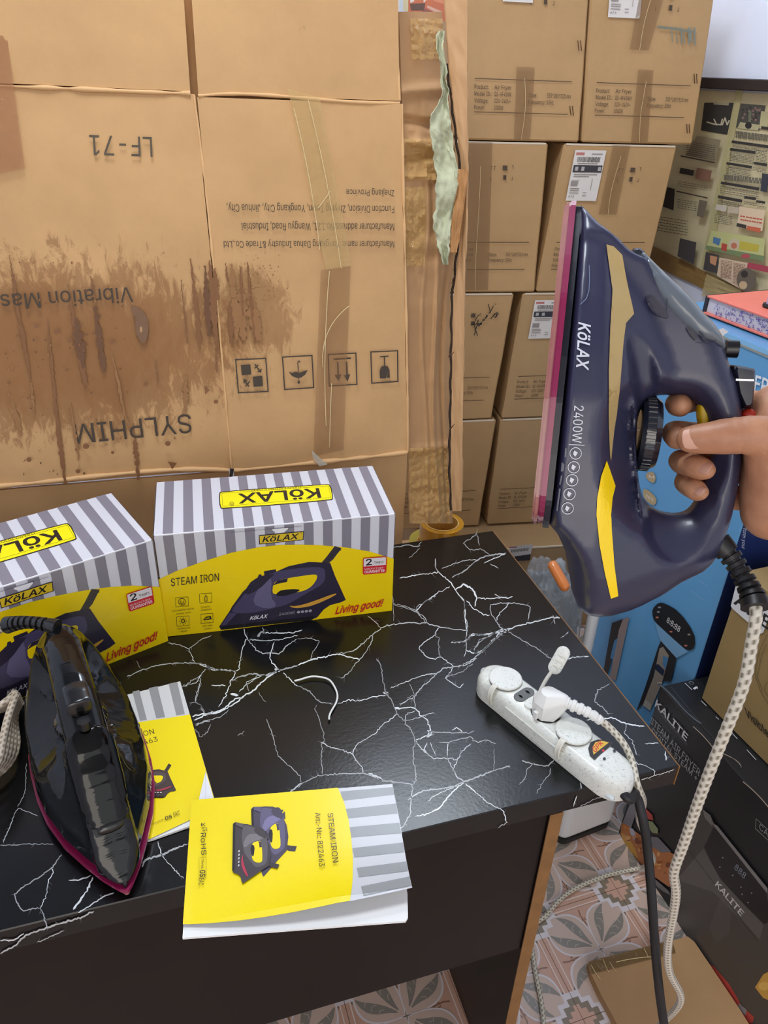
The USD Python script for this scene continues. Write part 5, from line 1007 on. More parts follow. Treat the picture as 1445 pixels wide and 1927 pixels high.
stp = thing('rubber_stamp', 'lilac handled rubber stamp standing on the pink ledger at the frame edge', 'stamp', tuple(STO), 0)
part(stp, 'foot', lathe([(0, 0.0005), (0.013, 0.0005), (0.014, 0.002), (0.013, 0.006), (0, 0.006)], 28), blkc, smooth=30, world=False)
part(stp, 'stem', lathe([(0, 0.0062), (0.0085, 0.0062), (0.008, 0.02), (0.0085, 0.026), (0, 0.026)], 28), mat('lilac_plastic', (186, 168, 206), 0.3), smooth=30, world=False)
part(stp, 'knob', lathe([(0, 0.0262), (0.010, 0.0262), (0.011, 0.036), (0.008, 0.044), (0, 0.046)], 28), mat('stamp_dark', (58, 46, 50), 0.35), smooth=30, world=False)

# ------------------------------------------------------------------ smaller things around the desk
white_pl = mat('white_plastic', (222, 222, 224), 0.28, coat_weight=0.2)
wy = math.radians(24); WO = np.array([0.425, 1.112, 0.0])
wa = thing('white_appliance', 'white rounded plastic appliance on the floor under the desk corner', 'appliance', tuple(WO), wy)
hull = m3.Manifold.batch_hull([m3.Manifold.sphere(0.022, 24).translate((x, y, z)) for x in (0.022, 0.130) for y in (0.022, 0.10) for z in (0.034, 0.25)])
part(wa, 'housing', hull, white_pl, smooth=40, world=False)
part(wa, 'base_rim', m3.Manifold.batch_hull([m3.Manifold.cylinder(0.014, 0.020, 0.020, 24).translate((x, y, 0)) for x in (0.023, 0.129) for y in (0.023, 0.099)]), mat('dark_rubber', (40, 38, 38), 0.6), smooth=30, world=False)
PO = np.array([0.497, 1.415, 0.0])
po = thing('white_pole', 'slim white metal pole standing between the desk corner and the blue box', 'pole', tuple(PO), 0)
part(po, 'tube', xf(trimesh.creation.cylinder(0.0135, 0.60, sections=28), t=[0, 0, 0.31]), white_pl, smooth=40, world=False)
part(po, 'foot', lathe([(0, 0), (0.035, 0), (0.035, 0.006), (0.016, 0.012), (0, 0.012)], 28), white_pl, smooth=30, world=False); part(po, 'end_cap', lathe([(0, 0.608), (0.0140, 0.608), (0.0140, 0.614), (0.010, 0.618), (0, 0.618)], 28), white_pl, smooth=30, world=False)
# support carton and tape rolls behind the desk
TR = at(np.array([832.0, 988.0]), depth=1.62)
sup = thing('small_carton', 'small brown carton behind the desk carrying the yellow tape rolls', 'cardboard box', (TR[0] - 0.075, TR[1] - 0.06, 0.0), 0.25)
part(sup, 'body', cbox(0, 0.15, 0, 0.14, 0, TR[2] - 0.094, 0.002), kraft_p, world=False); part(sup, 'packing_tape', cbox(0.05, 0.10, -0.0004, 0.1404, 0.1, TR[2] - 0.0936, 0.0001), clear_mat('stack_tape', (150, 112, 70), 0.24, 0.16), world=False)
def tape_roll(label, c, ro, ri, h, col, core):
    t = thing('tape_roll', label, 'adhesive tape', tuple(c), 0, 'yellow tape rolls behind the desk')
    part(t, 'tape', lathe([(ri + 0.003, 0), (ro, 0), (ro, h), (ri + 0.003, h), (ri + 0.003, 0)], 48), mat('amber_tape_' + core, col, 0.15, transmission_weight=0.15, coat_weight=0.4), smooth=30, world=False)
    part(t, 'core', lathe([(ri, 0.0), (ri + 0.003, 0.0), (ri + 0.003, h + 0.0012), (ri, h + 0.0012), (ri, 0.0)], 48), mat('core_' + core, (214, 166, 84), 0.5), smooth=30, world=False)
tape_roll('pale yellow lower tape roll beneath the amber one', (TR[0] - 0.012, TR[1] + 0.012, TR[2] - 0.0935), 0.056, 0.036, 0.046, (206, 190, 84), 'pale')
tape_roll('amber tape roll on top of a pale yellow one, just behind the desk edge', (TR[0], TR[1] + 0.012, TR[2] - 0.0468), 0.047, 0.034, 0.046, (214, 150, 38), 'amber')
# bubble-wrapped bundle with an orange handle
BW = at(np.array([1035.0, 1105.0]), depth=1.72)
bw = thing('wrapped_bundle', 'grey bundle in crinkled clear bubble film behind the right desk edge', 'package', (BW[0], BW[1], 0.0), 0.3)
ico = trimesh.creation.icosphere(5); v = np.array(ico.vertices)
v = np.sign(v) * np.abs(v) ** 0.75
hgt = BW[2] + 0.055
v = v * [0.082, 0.07, hgt / 2]; v[:, 2] += hgt / 2
v *= (1 + 0.22 * (meshkit.fbm(np.array(ico.vertices) * 3.1 + 4, 4, 3) - 0.5))[:, None]; v[:, 2] -= v[:, 2].min()
v += np.array(ico.vertices) * (0.006 * np.abs(meshkit.noise(v * 90, 3) - 0.5))[:, None]
part(bw, 'contents', (v * 0.93 + [0, 0, 0.004], ico.faces), mat('bundle_grey', (96, 98, 100), 0.6, noise=0.4, nscale=30), smooth=True, world=False)
part(bw, 'bubble_film', (v, ico.faces), clear_mat('bubble_film', (176, 182, 188), 0.35, 0.08), smooth=True, world=False)
oh = CAM + ray((1036, 1056)) * 1.63, CAM + ray((1067, 1112)) * 1.60
oq = np.array([oh[0] * (1 - k) + oh[1] * k for k in np.linspace(0, 1, 24)])
solo('tool_handle', tube(oq, 0.0118 * np.sqrt(np.clip(1 - (np.abs(np.linspace(-1, 1, 24)) ** 8), 0.02, 1)), 18), mat('orange_plastic', (216, 126, 62), 0.25, coat_weight=0.4), 'shiny orange tool handle resting on the grey wrapped bundle', 'tool', smooth=50)
# flat taped carton on the floor
K4 = crop(940, 1460, 4.014)
fc_px = [(668, 1405), (900, 1345), (1130, 1290), (1420, 1212), (1520, 1290), (1900, 1900), (1700, 2200), (1050, 2200), (890, 1880), (760, 1640), (690, 1490)]
fq = at(K4(np.array(fc_px, float)), z=0.022)[:, :2]
kx = np.array([E2(KBY)[0], E2(KBY)[1]]); kn = np.array([-kx[1], kx[0]])
fg = Polygon(fq).buffer(0).intersection(Polygon([KB[:2] - kx * 1 - kn * 0.008, KB[:2] + kx * 2 - kn * 0.008, KB[:2] + kx * 2 - kn * 2, KB[:2] - kx * 1 - kn * 2]))
flc = thing('floor_carton', 'flat brown carton lying on the tiled floor with taped end, under the cords', 'cardboard carton', tuple(np.r_[np.array(fg.centroid.coords[0]), 0]), 0)
sl = trimesh.creation.extrude_polygon(fg, 0.021, engine='earcut'); sl.apply_translation([0, 0, 0.0008]); part(flc, 'board', sl, kraft_mat('kraft_floor', (176, 138, 96)))
FC = Frame((0, 0, 0.022), (1, 0, 0), (0, 1, 0))
strip(flc, 'packing_tape', FC, K4, [(668, 1405), (1300, 1240), (1330, 1340), (695, 1500)], clear_mat('floor_tape', (132, 104, 62), 0.45, 0.2), lift=0.0008, amp=0.0012, n=(12, 30))
for q in ([(780, 1385), (800, 1440), (825, 1490)], [(830, 1410), (880, 1490)], [(880, 1410), (1050, 1378), (1150, 1370)], [(1090, 1305), (1120, 1370)], [(690, 1430), (730, 1500), (760, 1540)]): part(flc, 'tape_wrinkle', tube(spline(FC.pt(FC.px(K4(np.array(q, float)))) + ZV * 0.0016, 16), 0.0008, 5), clear_mat('tape_fold', (236, 214, 160), 0.75, 0.1), smooth=True)

# ------------------------------------------------------------------ the two steam irons
IC = at(np.array([1190.0, 780.0]), depth=0.60)
_c = unit(CAM - IC); _x0 = unit(np.cross(_c, np.cross(UP, _c)))          # about upward, square to the view
_z0 = unit(np.cross(_x0, _c))
ITILT = math.radians(6.0)
IY = unit(_c * math.cos(ITILT) + _z0 * math.sin(ITILT))                   # the iron's side that faces us
def ipl(p, off): return at(np.asarray(p, float), p0=IC + IY * off, n=IY)
_nose, _heel = ipl((1093, 384), 0.0), ipl((1030, 994), 0.05)
_v = (_nose - IY * 0.0) - (_heel - IY * 0.05); IX = unit(_v - (_v @ IY) * IY); IZ = np.cross(IX, IY)
MI = np.eye(4); MI[:3, 0], MI[:3, 1], MI[:3, 2], MI[:3, 3] = IX, IY, IZ, _nose    # iron space: nose at 0, heel at -x, sole down
def ic(p, off=0.0):
    """Pixels on the raised iron, at a distance off from its middle plane, to iron space (x, z)."""
    p = np.atleast_2d(np.asarray(p, float)); off = np.broadcast_to(off, (len(p),))
    q = np.array([ipl(a, o) for a, o in zip(p, off)]) - _nose
    return np.stack([q @ IX, q @ IZ], 1)
OUT = [(1131,418,.012),(1160,442,.012),(1186,468,.012),(1204,478,.012),(1220,482,.012),(1247,511,.012),(1275,535,.012),(1302,560,.012),(1321,585,.012),(1350,614,.012),(1363,637,.012),(1379,688,.012),(1390,715,.012),(1400,760,.012),(1404,810,.012),(1402,860,.012),(1398,900,.014),(1394,933,.016),(1386,975,.018),(1376,1013,.02),(1364,1046,.02),(1352,1068,.022),(1334,1087,.024),(1295,1110,.03),(1253,1133,.024),(1210,1153,.022),(1186,1161,.020),(1154,1169,.020),(1125,1170,.020),(1105,1166,.022),(1088,1153,.024),(1077,1125,.028),(1070,1080,.036),(1064,1050,.042),(1049,1017,.048)]
O = np.array(OUT); body_xz = ic(O[:, :2], O[:, 2])
heel_x = float(ic([(1030, 994)], 0.05)[0, 0])
body_xz = np.vstack([[(0.0, 0.0)], body_xz, [(heel_x, 0.0)]])
hole_xz = smooth_poly(ic([(1234,742),(1270,744),(1302,747),(1320,765),(1336,800),(1345,850),(1338,900),(1312,945),(1296,965),(1268,969),(1236,961),(1214,942),(1203,900),(1199,840),(1203,775)], 0.012), 2)
rec_xz = smooth_poly(ic([(1172,600),(1199,592),(1213,632),(1226,680),(1240,735),(1290,860),(1340,905),(1354,950),(1346,1000),(1318,1039),(1286,1057),(1253,1052),(1225,1030),(1205,997),(1197,940),(1193,880),(1187,800),(1184,700),(1180,650)], 0.02), 2)
RECESS = Polygon(rec_xz).buffer(0)
BODY = Polygon(body_xz, [hole_xz]).buffer(0); HOLE = Polygon(hole_xz)
LT = float(-body_xz[:, 0].min()) + 0.001
def Pw(t): return np.interp(t, [0, .010, .0236, .046, .078, .117, .15, .19, .23, .26, .285, LT], [0.0015, .009, .0185, .031, .047, .0595, .0645, .066, .0645, .061, .055, .040])
def dist_hole(p):
    h = np.array(HOLE.exterior.coords); return np.array([HOLE.distance(Point(q)) for q in p])
def Tw(p):
    p = np.atleast_2d(p); t = np.clip(-p[:, 0], 0, None); z = p[:, 1]
    z1 = 0.016 + 0.085 * np.clip(t, 0, 0.24); sl = np.interp(t, [0.14, 0.27], [0.66, 0.36])
    top = np.maximum(Pw(t) - sl * np.maximum(z - z1, 0) - 0.03 * np.clip(z / 0.03, 0, 1) * 0.1, np.minimum(0.0225, Pw(t) + 0.004))
    dh = dist_hole(p); dr_ = np.array([RECESS.exterior.distance(Point(q)) for q in p]); ins = shapely.contains_xy(RECESS, p[:, 0], p[:, 1])
    flo = np.minimum(top, np.maximum(0.0150 + 0.42 * dh, 0.0))
    return np.where(ins, np.maximum(flo, top - 0.006 - 2.5 * dr_), np.minimum(top, 0.0170 + 1.6 * np.maximum(dh - 0.004, 0)))
def Rr(p):
    t = -p[:, 0]; return 0.0055 + 0.010 * np.clip((p[:, 1] - 0.05) / 0.02, 0, 1) + np.interp(t, [0.235, 0.29], [0, 0.020])
_kp = []
_t = np.linspace(0.004, 0.232, 90); _ln = [np.stack([-_t, 0.016 + 0.085 * _t], 1)]
for _o in (-0.0008, 0.0008, 0.0030):
    _g = RECESS.buffer(-_o); _ln.append(resample(np.array(_g.exterior.coords)[:-1], 0.0022))
body_mesh = inflate(BODY, Tw, Rr, h=0.0030, smooth_it=1, keep=_kp, lines=_ln, rings=(0.0005, 0.0015, 0.003, 0.005, 0.0075, 0.010))
from scipy.interpolate import LinearNDInterpolator
_yi = LinearNDInterpolator(_kp[0][0], _kp[0][1], fill_value=0.0)
def Yside(p): return _yi(np.atleast_2d(p))
def region(px_off, extra, r=0.004, h=0.004, sm=2, tmin=None, si=0):
    a = np.array(px_off, float); g = Polygon(smooth_poly(ic(a[:, :2], a[:, 2]), sm)).buffer(0.0012)
    return inflate(g, (lambda p: np.maximum(Tw(p), 0) + extra) if tmin is None else (lambda p: np.full(len(p), tmin)), lambda p: np.full(len(p), r), h=h, rings=(0.0005, 0.0015, 0.003, 0.005, 0.008) if si else (0.0005, 0.0015, 0.003), smooth_it=si)
K8 = crop(980, 360, 3.1075); K9 = crop(980, 740, 3.1075); KC = crop(840, 400, 2.92)
def po_(cf, pts, off): return [(*cf(p), off) for p in pts]
tank = region(po_(K8, [(690,345),(720,345),(745,372),(835,462),(1000,612),(1062,695),(1152,786),(1195,862),(1212,930),(1120,905),(1030,895),(960,850),(880,770),(800,690),(740,560)], 0.014), 0.0030, r=0.0105, h=0.003, si=3)
nozzle = region(po_(K8, [(652,326),(716,328),(742,390),(748,480),(720,500),(682,470),(655,400)], 0.012), 0, r=0.004, h=0.003, sm=1, tmin=0.0135)
button = region(po_(K8, [(1240,1020),(1300,1028),(1368,1042),(1364,1150),(1352,1262),(1300,1266),(1262,1180)], 0.008), 0, r=0.0035, h=0.003, sm=0, tmin=0.0125)
sprayk = ic(K8([(1232, 922)]), 0.0)[0]
dial_c = ic([(1223, 816)], 0.0)[0]
zt = lambda t: -t
def sole_outline(scale=1.0, grow=0.0):
    t = np.linspace(0, -heel_x, 60); w = Pw(t) * scale + grow
    w[-8:] = w[-8] * np.sqrt(np.clip(1 - (np.linspace(0, 1, 8) ** 2) * 0.9, 0, 1)); w[0] = 0.0008
    return Polygon(np.vstack([np.stack([-t + grow, w], 1), np.stack([-t + grow, -w], 1)[::-1]])).buffer(0.0012).buffer(0)
def slab(poly, z0, z1, ch=0.0012):
    a, b = trimesh.creation.extrude_polygon(poly, z1 - z0 - ch, engine='earcut'), None
    a.apply_translation([0, 0, z0 + ch]); inner = poly.buffer(-ch * 0.9)
    b = trimesh.creation.extrude_polygon(inner, ch, engine='earcut'); b.apply_translation([0, 0, z0]); return cat_([a, b])
rim_mesh, plate_mesh, gap_mesh = slab(sole_outline(1.0, 0.0008), -0.0085, -0.0036), slab(sole_outline(0.985, -0.0006), -0.0125, -0.0085, 0.0016), slab(sole_outline(0.93, -0.003), -0.0036, 0.0012, 0.0004)
def mtrans(m, M):
    v, f = arr(m); return v @ M[:3, :3].T + M[:3, 3], f
def sleeve(parent, path, m, r0=0.0078, r1=0.0105):
    """Ribbed rubber cord guard along a path."""
    n = 120; q = spline(path, n); s = np.linspace(0, 1, n)
    rib = ((s * 9.0) % 1.0 < 0.62) | (s < 0.12) | (s > 0.86)
    r = (r0 + (r1 - r0) * np.abs(2 * s - 0.9) ** 1.6) * np.where(rib, 1.0, 0.70)
    return part(parent, 'cord_guard', tube(q, r, 18), m, smooth=35)
ST = {}
def build_iron(name, label, M, loc, look):
    t = thing(name, label, 'steam iron', tuple(loc), 0)
    P = lambda nm, mesh, mt, **k: part(t, nm, mtrans(mesh, M), mt, **k)
    P('body', body_mesh, look['body'], smooth=42)
    P('soleplate_gap', gap_mesh, look['dark'], smooth=30); P('soleplate_rim', rim_mesh, look['rim'], smooth=30, label='magenta soleplate rim'); P('soleplate', plate_mesh, look['sole'], smooth=30)
    P('water_tank', tank, look['tank'], smooth=True, label=look['tank_label']); P('spray_nozzle', nozzle, look['dark'], smooth=40); P('steam_button', button, look['dark'], smooth=40)
    kn = trimesh.creation.cylinder(0.0066, 0.009, sections=28); P('spray_button', xf(kn, t=[sprayk[0], 0, sprayk[1]]), look['black'], smooth=40)
    d = m3.Manifold.revolve(m3.CrossSection([np.array([(0, 0), (0.027, 0), (0.029, 0.003), (0.029, 0.010), (0.026, 0.0145), (0.012, 0.0165), (0, 0.0165)], float)]), 64)
    dz = dial_c[1] - 0.009
    P('temperature_dial', xf(trimesh.Trimesh(*arr(d)), t=[dial_c[0], 0, dz]), look['dial'], smooth=30)
    kk = [cbox(-0.0011, 0.0011, 0.0282, 0.0298, 0.003, 0.010, 0.0003) for _ in range(40)]
    P('dial_knurl', cat_([xf(b, rz=2 * math.pi * k / 40, t=[dial_c[0], 0, dz]) for k, b in enumerate(kk)]), look['dial'], smooth=False, kind='stuff')
    return t, P
def iron_decal(M, side=1, lift=0.0010, maxlen=0.004):
    def f(p, h): y = side * (Yside(p) + np.asarray(h)); q = np.column_stack([p[:, 0], y, p[:, 1]]); return q @ M[:3, :3].T + M[:3, 3]
    return Decal(f, None, lift=lift, maxlen=maxlen)
iron_print = print_mat('iron_print', 0.35)
def iron_marks(t, M, col_txt, gold, yellow, dark):
    for side in (1, -1) if yellow else (1,):
        d = iron_decal(M, side, maxlen=0.0035)
        d.tf = lambda p: ic(p, 0.047)
        G_ = np.vstack([K8([(515,268),(560,280),(612,332),(650,560),(676,700),(622,762),(600,900),(580,1100),(560,1360)]), K9([(575,60),(548,220),(527,395),(520,370),(512,200),(505,30)]), K8([(507,1300),(508,1050),(522,800),(543,560)])])
        if gold: d.poly(G_, gold, sm=0)
        d.tf = lambda p: ic(p, 0.05)
        if yellow: d.poly(K9([(500,392),(522,450),(557,545),(535,610),(523,700),(528,800),(546,1000),(577,1205),(532,1217),(490,1050),(456,880),(436,700),(440,600),(463,480)]), yellow, sm=0)
        d.tf = lambda p: ic(p, 0.056)
        e = iron_decal(M, side, lift=0.0011, maxlen=0.01); e.tf = lambda p: ic(KC(p), 0.056)
        if side == 1: e.text('KöLAX', (728, 598), (712, 852), (793, 616), col_txt, True); e.grp('power_rating'); e.text('2400W|', (700, 1062), (686, 1275), (752, 1064), col_txt)
        else: e.text('KöLAX', (793, 866), (796, 598), (718, 864), col_txt, True)
        e.grp('feature_icons')
        for c in ((707, 1320), (697, 1395), (688, 1465), (674, 1540), (664, 1618)):
            e.ring(c, 33, 4, col_txt); e.poly([(c[0] - 8, c[1] - 16), (c[0] + 12, c[1] - 4), (c[0] - 2, c[1] + 18), (c[0] - 14, c[1] + 4)], col_txt)
        for a, b in (((655, 1292), (652, 1340)), ((636, 1370), (632, 1418)), ((642, 1376), (638, 1415)), ((632, 1440), (622, 1490)), ((622, 1510), (606, 1632))): e.line([a, b], 9, tuple(np.array(col_txt) * 0.55))
        if dark:
            e.grp('contour_line'); e.tf = lambda p: ic(K8(p), 0.054); e.line(smooth_poly([(408, 400), (408, 500), (402, 570), (385, 620), (350, 655), (312, 672), (350, 655), (385, 620), (402, 570)], 0)[:6], 4, dark)
        if yellow: d.out(t, 'accent_stripe', iron_print, smooth=False)
        e.out(t, 'lettering', iron_print)
chrome = mat('chrome', (200, 202, 206), 0.12, metallic=1.0)
navy = dict(body=mat('navy_shell', (44, 45, 70), 0.34, coat_weight=0.22, coat_roughness=0.10), dark=mat('navy_dark', (30, 32, 46), 0.32), rim=mat('magenta_rim', (132, 24, 70), 0.25, coat_weight=0.3),
            sole=mat('ceramic_rose', (160, 104, 98), 0.22, noise=0.12, nscale=60, coat_weight=0.3), tank=mat('tank_smoke', (96, 104, 112), 0.22, coat_weight=0.4), tank_label='smoky grey water tank',
            black=mat('knob_black', (18, 18, 22), 0.3), dial=mat('dial_navy', (20, 24, 36), 0.14, coat_weight=0.6), chrome=chrome)
iron, IP = build_iron('raised_steam_iron', 'navy blue steam iron held upright, nose up, in a hand at the right', MI, ic_base := (_heel + _nose) / 2, navy)
iron_marks(iron, MI, (206, 208, 218), (178, 152, 100), (252, 214, 0), (120, 132, 160))
dk = iron_decal(MI, 1, lift=0.0022); dk.tf = lambda p: ic(K8(p), 0.02)
dk.poly([(716, 622), (768, 610), (800, 655), (845, 700), (868, 752), (800, 735), (752, 700)], (28, 26, 48), sm=1); dk.poly([(955, 795), (985, 805), (1018, 850), (1020, 882), (985, 850)], (28, 28, 40), sm=1); dk.poly([(1024, 788), (1048, 820), (1075, 868), (1098, 884), (1062, 884), (1040, 845)], (40, 44, 56), sm=1)
dk.line([(834, 478), (848, 600), (850, 705)], 4, (40, 46, 54)); dk.line([(1020, 884), (1100, 888), (1172, 862)], 4, (36, 40, 50)); dk.out(iron, 'tank_markings', iron_print)
bl = (lambda p, h: (np.column_stack([p[:, 0], 0.0129 + np.asarray(h), p[:, 1]]) @ MI[:3, :3].T + MI[:3, 3])); db = Decal(bl, lambda p: ic(K8(p), 0.0125)); db.line([(1256, 1102), (1362, 1105)], 12, (206, 204, 206)); db.out(iron, 'button_trim', print_mat('trim_silver', 0.2, metallic=0.6))
yt = region([(1312, 762, 0.0), (1322, 756, 0.0), (1331, 772, 0.0), (1331, 800, 0.0), (1322, 812, 0.0), (1314, 795, 0.0)], 0, r=0.003, h=0.003, sm=1, tmin=0.008); part(iron, 'trigger', mtrans(yt, MI), mat('trigger_yellow', (214, 180, 24), 0.35), smooth=40, label='yellow trigger inside the handle')
rl = trimesh.creation.icosphere(3, 0.0055); rp = ic([(1410, 782)], 0.006)[0]; part(iron, 'indicator_light', mtrans(xf(rl, t=[rp[0], 0.004, rp[1]]), MI), mat('red_lens', (206, 60, 44), 0.2), smooth=True, label='red indicator light')
W = lambda x, y, o=0.0: ipl((x, y), o)
rubber = mat('guard_rubber', (22, 22, 24), 0.42)
gp = [W(1352, 1022, 0.0), W(1372, 1044, 0.002), W(1392, 1074, 0.006), W(1408, 1104, 0.012), W(1418, 1128, 0.018), W(1422, 1144, 0.022)]
sleeve(iron, gp, rubber)
# one continuous textile cord: from the guard to the floor, round under the frame and back up to the plug
DP = lambda x, y, dd: CAM + ray((x, y)) * dd
FLp = lambda x, y, z=0.006: at(np.array([x, y], float), z=z)
d0 = (gp[-1] - CAM) @ FW
cordp = [gp[-2], gp[-1], DP(1416, 1200, d0 + 0.006), DP(1404, 1270, d0 + 0.018), DP(1378, 1345, d0 + 0.036), DP(1340, 1440, d0 + 0.066), DP(1303, 1540, d0 + 0.11), DP(1282, 1600, d0 + 0.14), DP(1268, 1645, d0 + 0.17), DP(1271, 1668, d0 + 0.19), DP(1270, 1700, d0 + 0.22), DP(1262, 1745, d0 + 0.27), DP(1256, 1795, d0 + 0.33), DP(1262, 1835, d0 + 0.38), DP(1281, 1880, d0 + 0.45), DP(1266, 1905, d0 + 0.50), DP(1243, 1928, d0 + 0.55), DP(1190, 2010, 1.16), FLp(1120, 2110, 0.03), FLp(1050, 2050), FLp(1023, 1933), FLp(1019, 1890), FLp(1011, 1849), FLp(1002, 1794), FLp(1000, 1760), FLp(1006, 1740), FLp(1023, 1726), FLp(1047, 1699), FLp(1079, 1674), FLp(1114, 1657), FLp(1149, 1645), FLp(1185, 1637), DP(1212, 1633, 1.42), DP(1227, 1622, 1.36), DP(1222, 1602, 1.28), DP(1210, 1562, 1.12), DP(1204, 1530, 1.02), DP(1208, 1500, 0.968), at(P7[0](np.array([1108.0, 960.0])), z=0.757), at(P7[0](np.array([1085.0, 850.0])), z=0.762), at(P7[0](np.array([1040.0, 740.0])), z=0.775), at(P7[0](np.array([960.0, 640.0])), z=0.790), at(P7[0](np.array([880.0, 570.0])), z=0.803), at(P7[0](np.array([815.0, 530.0])), z=0.810)]
cord_path = spline(cordp, 1600)
braid(iron, 'power_cord', cord_path, 0.0047, c0=(212, 206, 190), c1=(104, 94, 76), label='pale braided textile power cord')

# black iron lying on the desk
BIA = math.radians(300.0); MB_ = np.eye(4); MB_[:3, 0], MB_[:3, 1], MB_[:3, 2] = E2(BIA), E2(BIA + math.pi / 2), ZV
MB_[:3, 0] *= 1.07; MB_[:3, 2] *= 1.10
MB_[:3, 3] = [-0.2560, 0.4835, 0.7703]
blk = dict(body=mat('black_shell', (9, 11, 12), 0.10, specular_ior_level=0.45), dark=mat('black_trim', (14, 14, 15), 0.22, coat_weight=0.3), rim=MATS['magenta_rim'], sole=MATS['ceramic_rose'],
           tank=mat('tank_black', (6, 6, 5), 0.08, specular_ior_level=0.38), tank_label='dark see-through water tank', black=MATS['knob_black'], dial=mat('dial_black', (14, 16, 18), 0.1, coat_weight=0.7), chrome=chrome)
biron, BP = build_iron('resting_steam_iron', 'glossy black steam iron lying on the desk with its nose to the front edge', MB_, MB_[:3, 3] - [0, 0, 0.0125], blk)
iron_marks(biron, MB_, (186, 190, 184), None, None, None)
hx = float(ic([(1385, 720)], 0.012)[0, 0]); hz = float(ic([(1385, 720)], 0.012)[0, 1])
LB = lambda x, y, z: MB_[:3, :3] @ np.array([x, y, z]) + MB_[:3, 3]
bx_, bz_ = ic([(1358, 1040)], 0.0)[0]
g0 = LB(bx_ + 0.004, 0.0, bz_ - 0.002); gl = DP(14, 1176, (g0 - CAM) @ FW + 0.02)
gm = [g0 * (1 - k) + gl * k + ZV * 0.006 * math.sin(math.pi * k) for k in np.linspace(0, 1, 6)]
sleeve(biron, gm, mat('guard_black', (24, 24, 24), 0.25, coat_weight=0.3))
dg = (gl - CAM) @ FW
bc = [gm[-2], gl, DP(-30, 1210, dg + 0.005), DP(-80, 1260, dg + 0.02), DP(-90, 1340, dg + 0.01), DP(-60, 1400, dg - 0.02)]
braid(biron, 'power_cord', spline(bc, 60), 0.0047, c0=(196, 184, 168), c1=(120, 106, 90))
for k in range(5):                                       # the bundled loops of its cord
    o = 0.0085 * k
    lp = [DP(40 - 3 * k, 1308 + 4 * k, 0.98 - 0.004 * k), DP(26 - 5 * k, 1350, 0.965), DP(12 - 5 * k, 1400 + 3 * k, 0.95), DP(-10, 1440 + 6 * k, 0.94), DP(-60, 1470 + 4 * k, 0.95), DP(-110, 1400, 0.99), DP(-60, 1350 - 6 * k, 1.0), DP(0, 1325 - 3 * k, 0.995), DP(34 - 3 * k, 1306 + 3 * k, 0.985)]
    lp = [p * [1, 1, 0] + ZV * max(0.7625 + 0.006 * k, p[2] * 0 + 0.764 + 0.0085 * k) for p in lp]
    lp = [at(np.array(q, float), z=0.766 + 0.0092 * k) for q in ((40 - 2 * k, 1322 - 4 * k), (28 - 4 * k, 1362), (30 - 7 * k, 1410), (8 - 5 * k, 1446), (-60, 1480), (-120, 1420), (-70, 1362), (-5, 1338 - 2 * k), (36 - 2 * k, 1318 - 4 * k))]
    braid(biron, 'cord_loop', spline(lp, 140), 0.0046, c0=(206, 192, 176), c1=(128, 112, 94))

# ------------------------------------------------------------------ the hand holding the iron
skin = usdkit.material(stage, '/World/Looks/skin', {'tc': ('texture_coordinate', {}), 'n': ('noise_texture', dict(scale=38.0, detail=5.0)), 'r': ('rgb_ramp', dict(ramp=[(0.3, tuple(lin((164, 112, 82)))), (0.7, tuple(lin((192, 140, 106))))])),
    'n2': ('noise_texture', dict(scale=420.0, detail=3.0)), 'b': ('bump', dict(strength=0.18, distance=0.0008)), 'p': ('principled_bsdf', dict(roughness=0.48, subsurface_weight=0.12, subsurface_scale=0.004, subsurface_radius=(1.0, 0.35, 0.2)))},
    [('tc.object', 'n.vector'), ('n.fac', 'r.fac'), ('r.color', 'p.base_color'), ('tc.object', 'n2.vector'), ('n2.fac', 'b.height'), ('b.normal', 'p.normal')], surface='p.BSDF')
def chain(pts):
    out = []
    sph = [m3.Manifold.sphere(p[3], 28).translate(tuple(W(p[0], p[1], p[2]))) for p in pts]
    for a, b in zip(sph[:-1], sph[1:]): out.append(m3.Manifold.batch_hull([a, b]))
    return out
FING = dict(
    index=[(1452, 775, -.020, .0115), (1385, 752, -.030, .0105), (1312, 750, -.028, .0095), (1272, 760, -.008, .0090), (1282, 764, .010, .0082)],
    middle=[(1452, 830, -.022, .0118), (1375, 822, -.034, .0108), (1300, 818, -.031, .0100), (1268, 814, -.008, .0094), (1276, 826, .012, .0088)],
    ring=[(1450, 885, -.020, .0112), (1375, 885, -.034, .0104), (1302, 872, -.030, .0096), (1279, 868, -.006, .0092), (1302, 876, .017, .0090), (1327, 884, .0255, .0083)],
    little=[(1446, 935, -.016, .0104), (1378, 938, -.030, .0094), (1308, 918, -.026, .0086), (1287, 906, -.005, .0083), (1302, 918, .016, .0081), (1316, 926, .023, .0075)],
    thumb=[(1490, 872, .010, .021), (1446, 826, .028, .0165), (1420, 818, .033, .0138), (1376, 820, .034, .0132), (1340, 824, .032, .0118), (1298, 827, .031, .0100)])
bones = sum((chain(v) for v in FING.values()), [])
palm = [(1462, 768, -.012, .019), (1466, 800, .004, .020), (1478, 850, .002, .030), (1466, 915, .004, .028), (1452, 962, .002, .0225), (1462, 940, -.012, .020), (1466, 830, -.016, .020)]
bones.append(m3.Manifold.batch_hull([m3.Manifold.sphere(r, 28).translate(tuple(W(x, y, o))) for x, y, o, r in palm]))
bones.append(m3.Manifold.batch_hull([m3.Manifold.sphere(r, 28).translate(tuple(W(x, y, o))) for x, y, o, r in ((1478, 850, .002, .030), (1466, 915, .004, .028), (1490, 872, .008, .022), (1590, 905, -.006, .028), (1590, 850, -.006, .027))]))
bones += chain([(1590, 880, -.006, .029), (1700, 905, -.012, .034), (1980, 960, -.02, .042)])
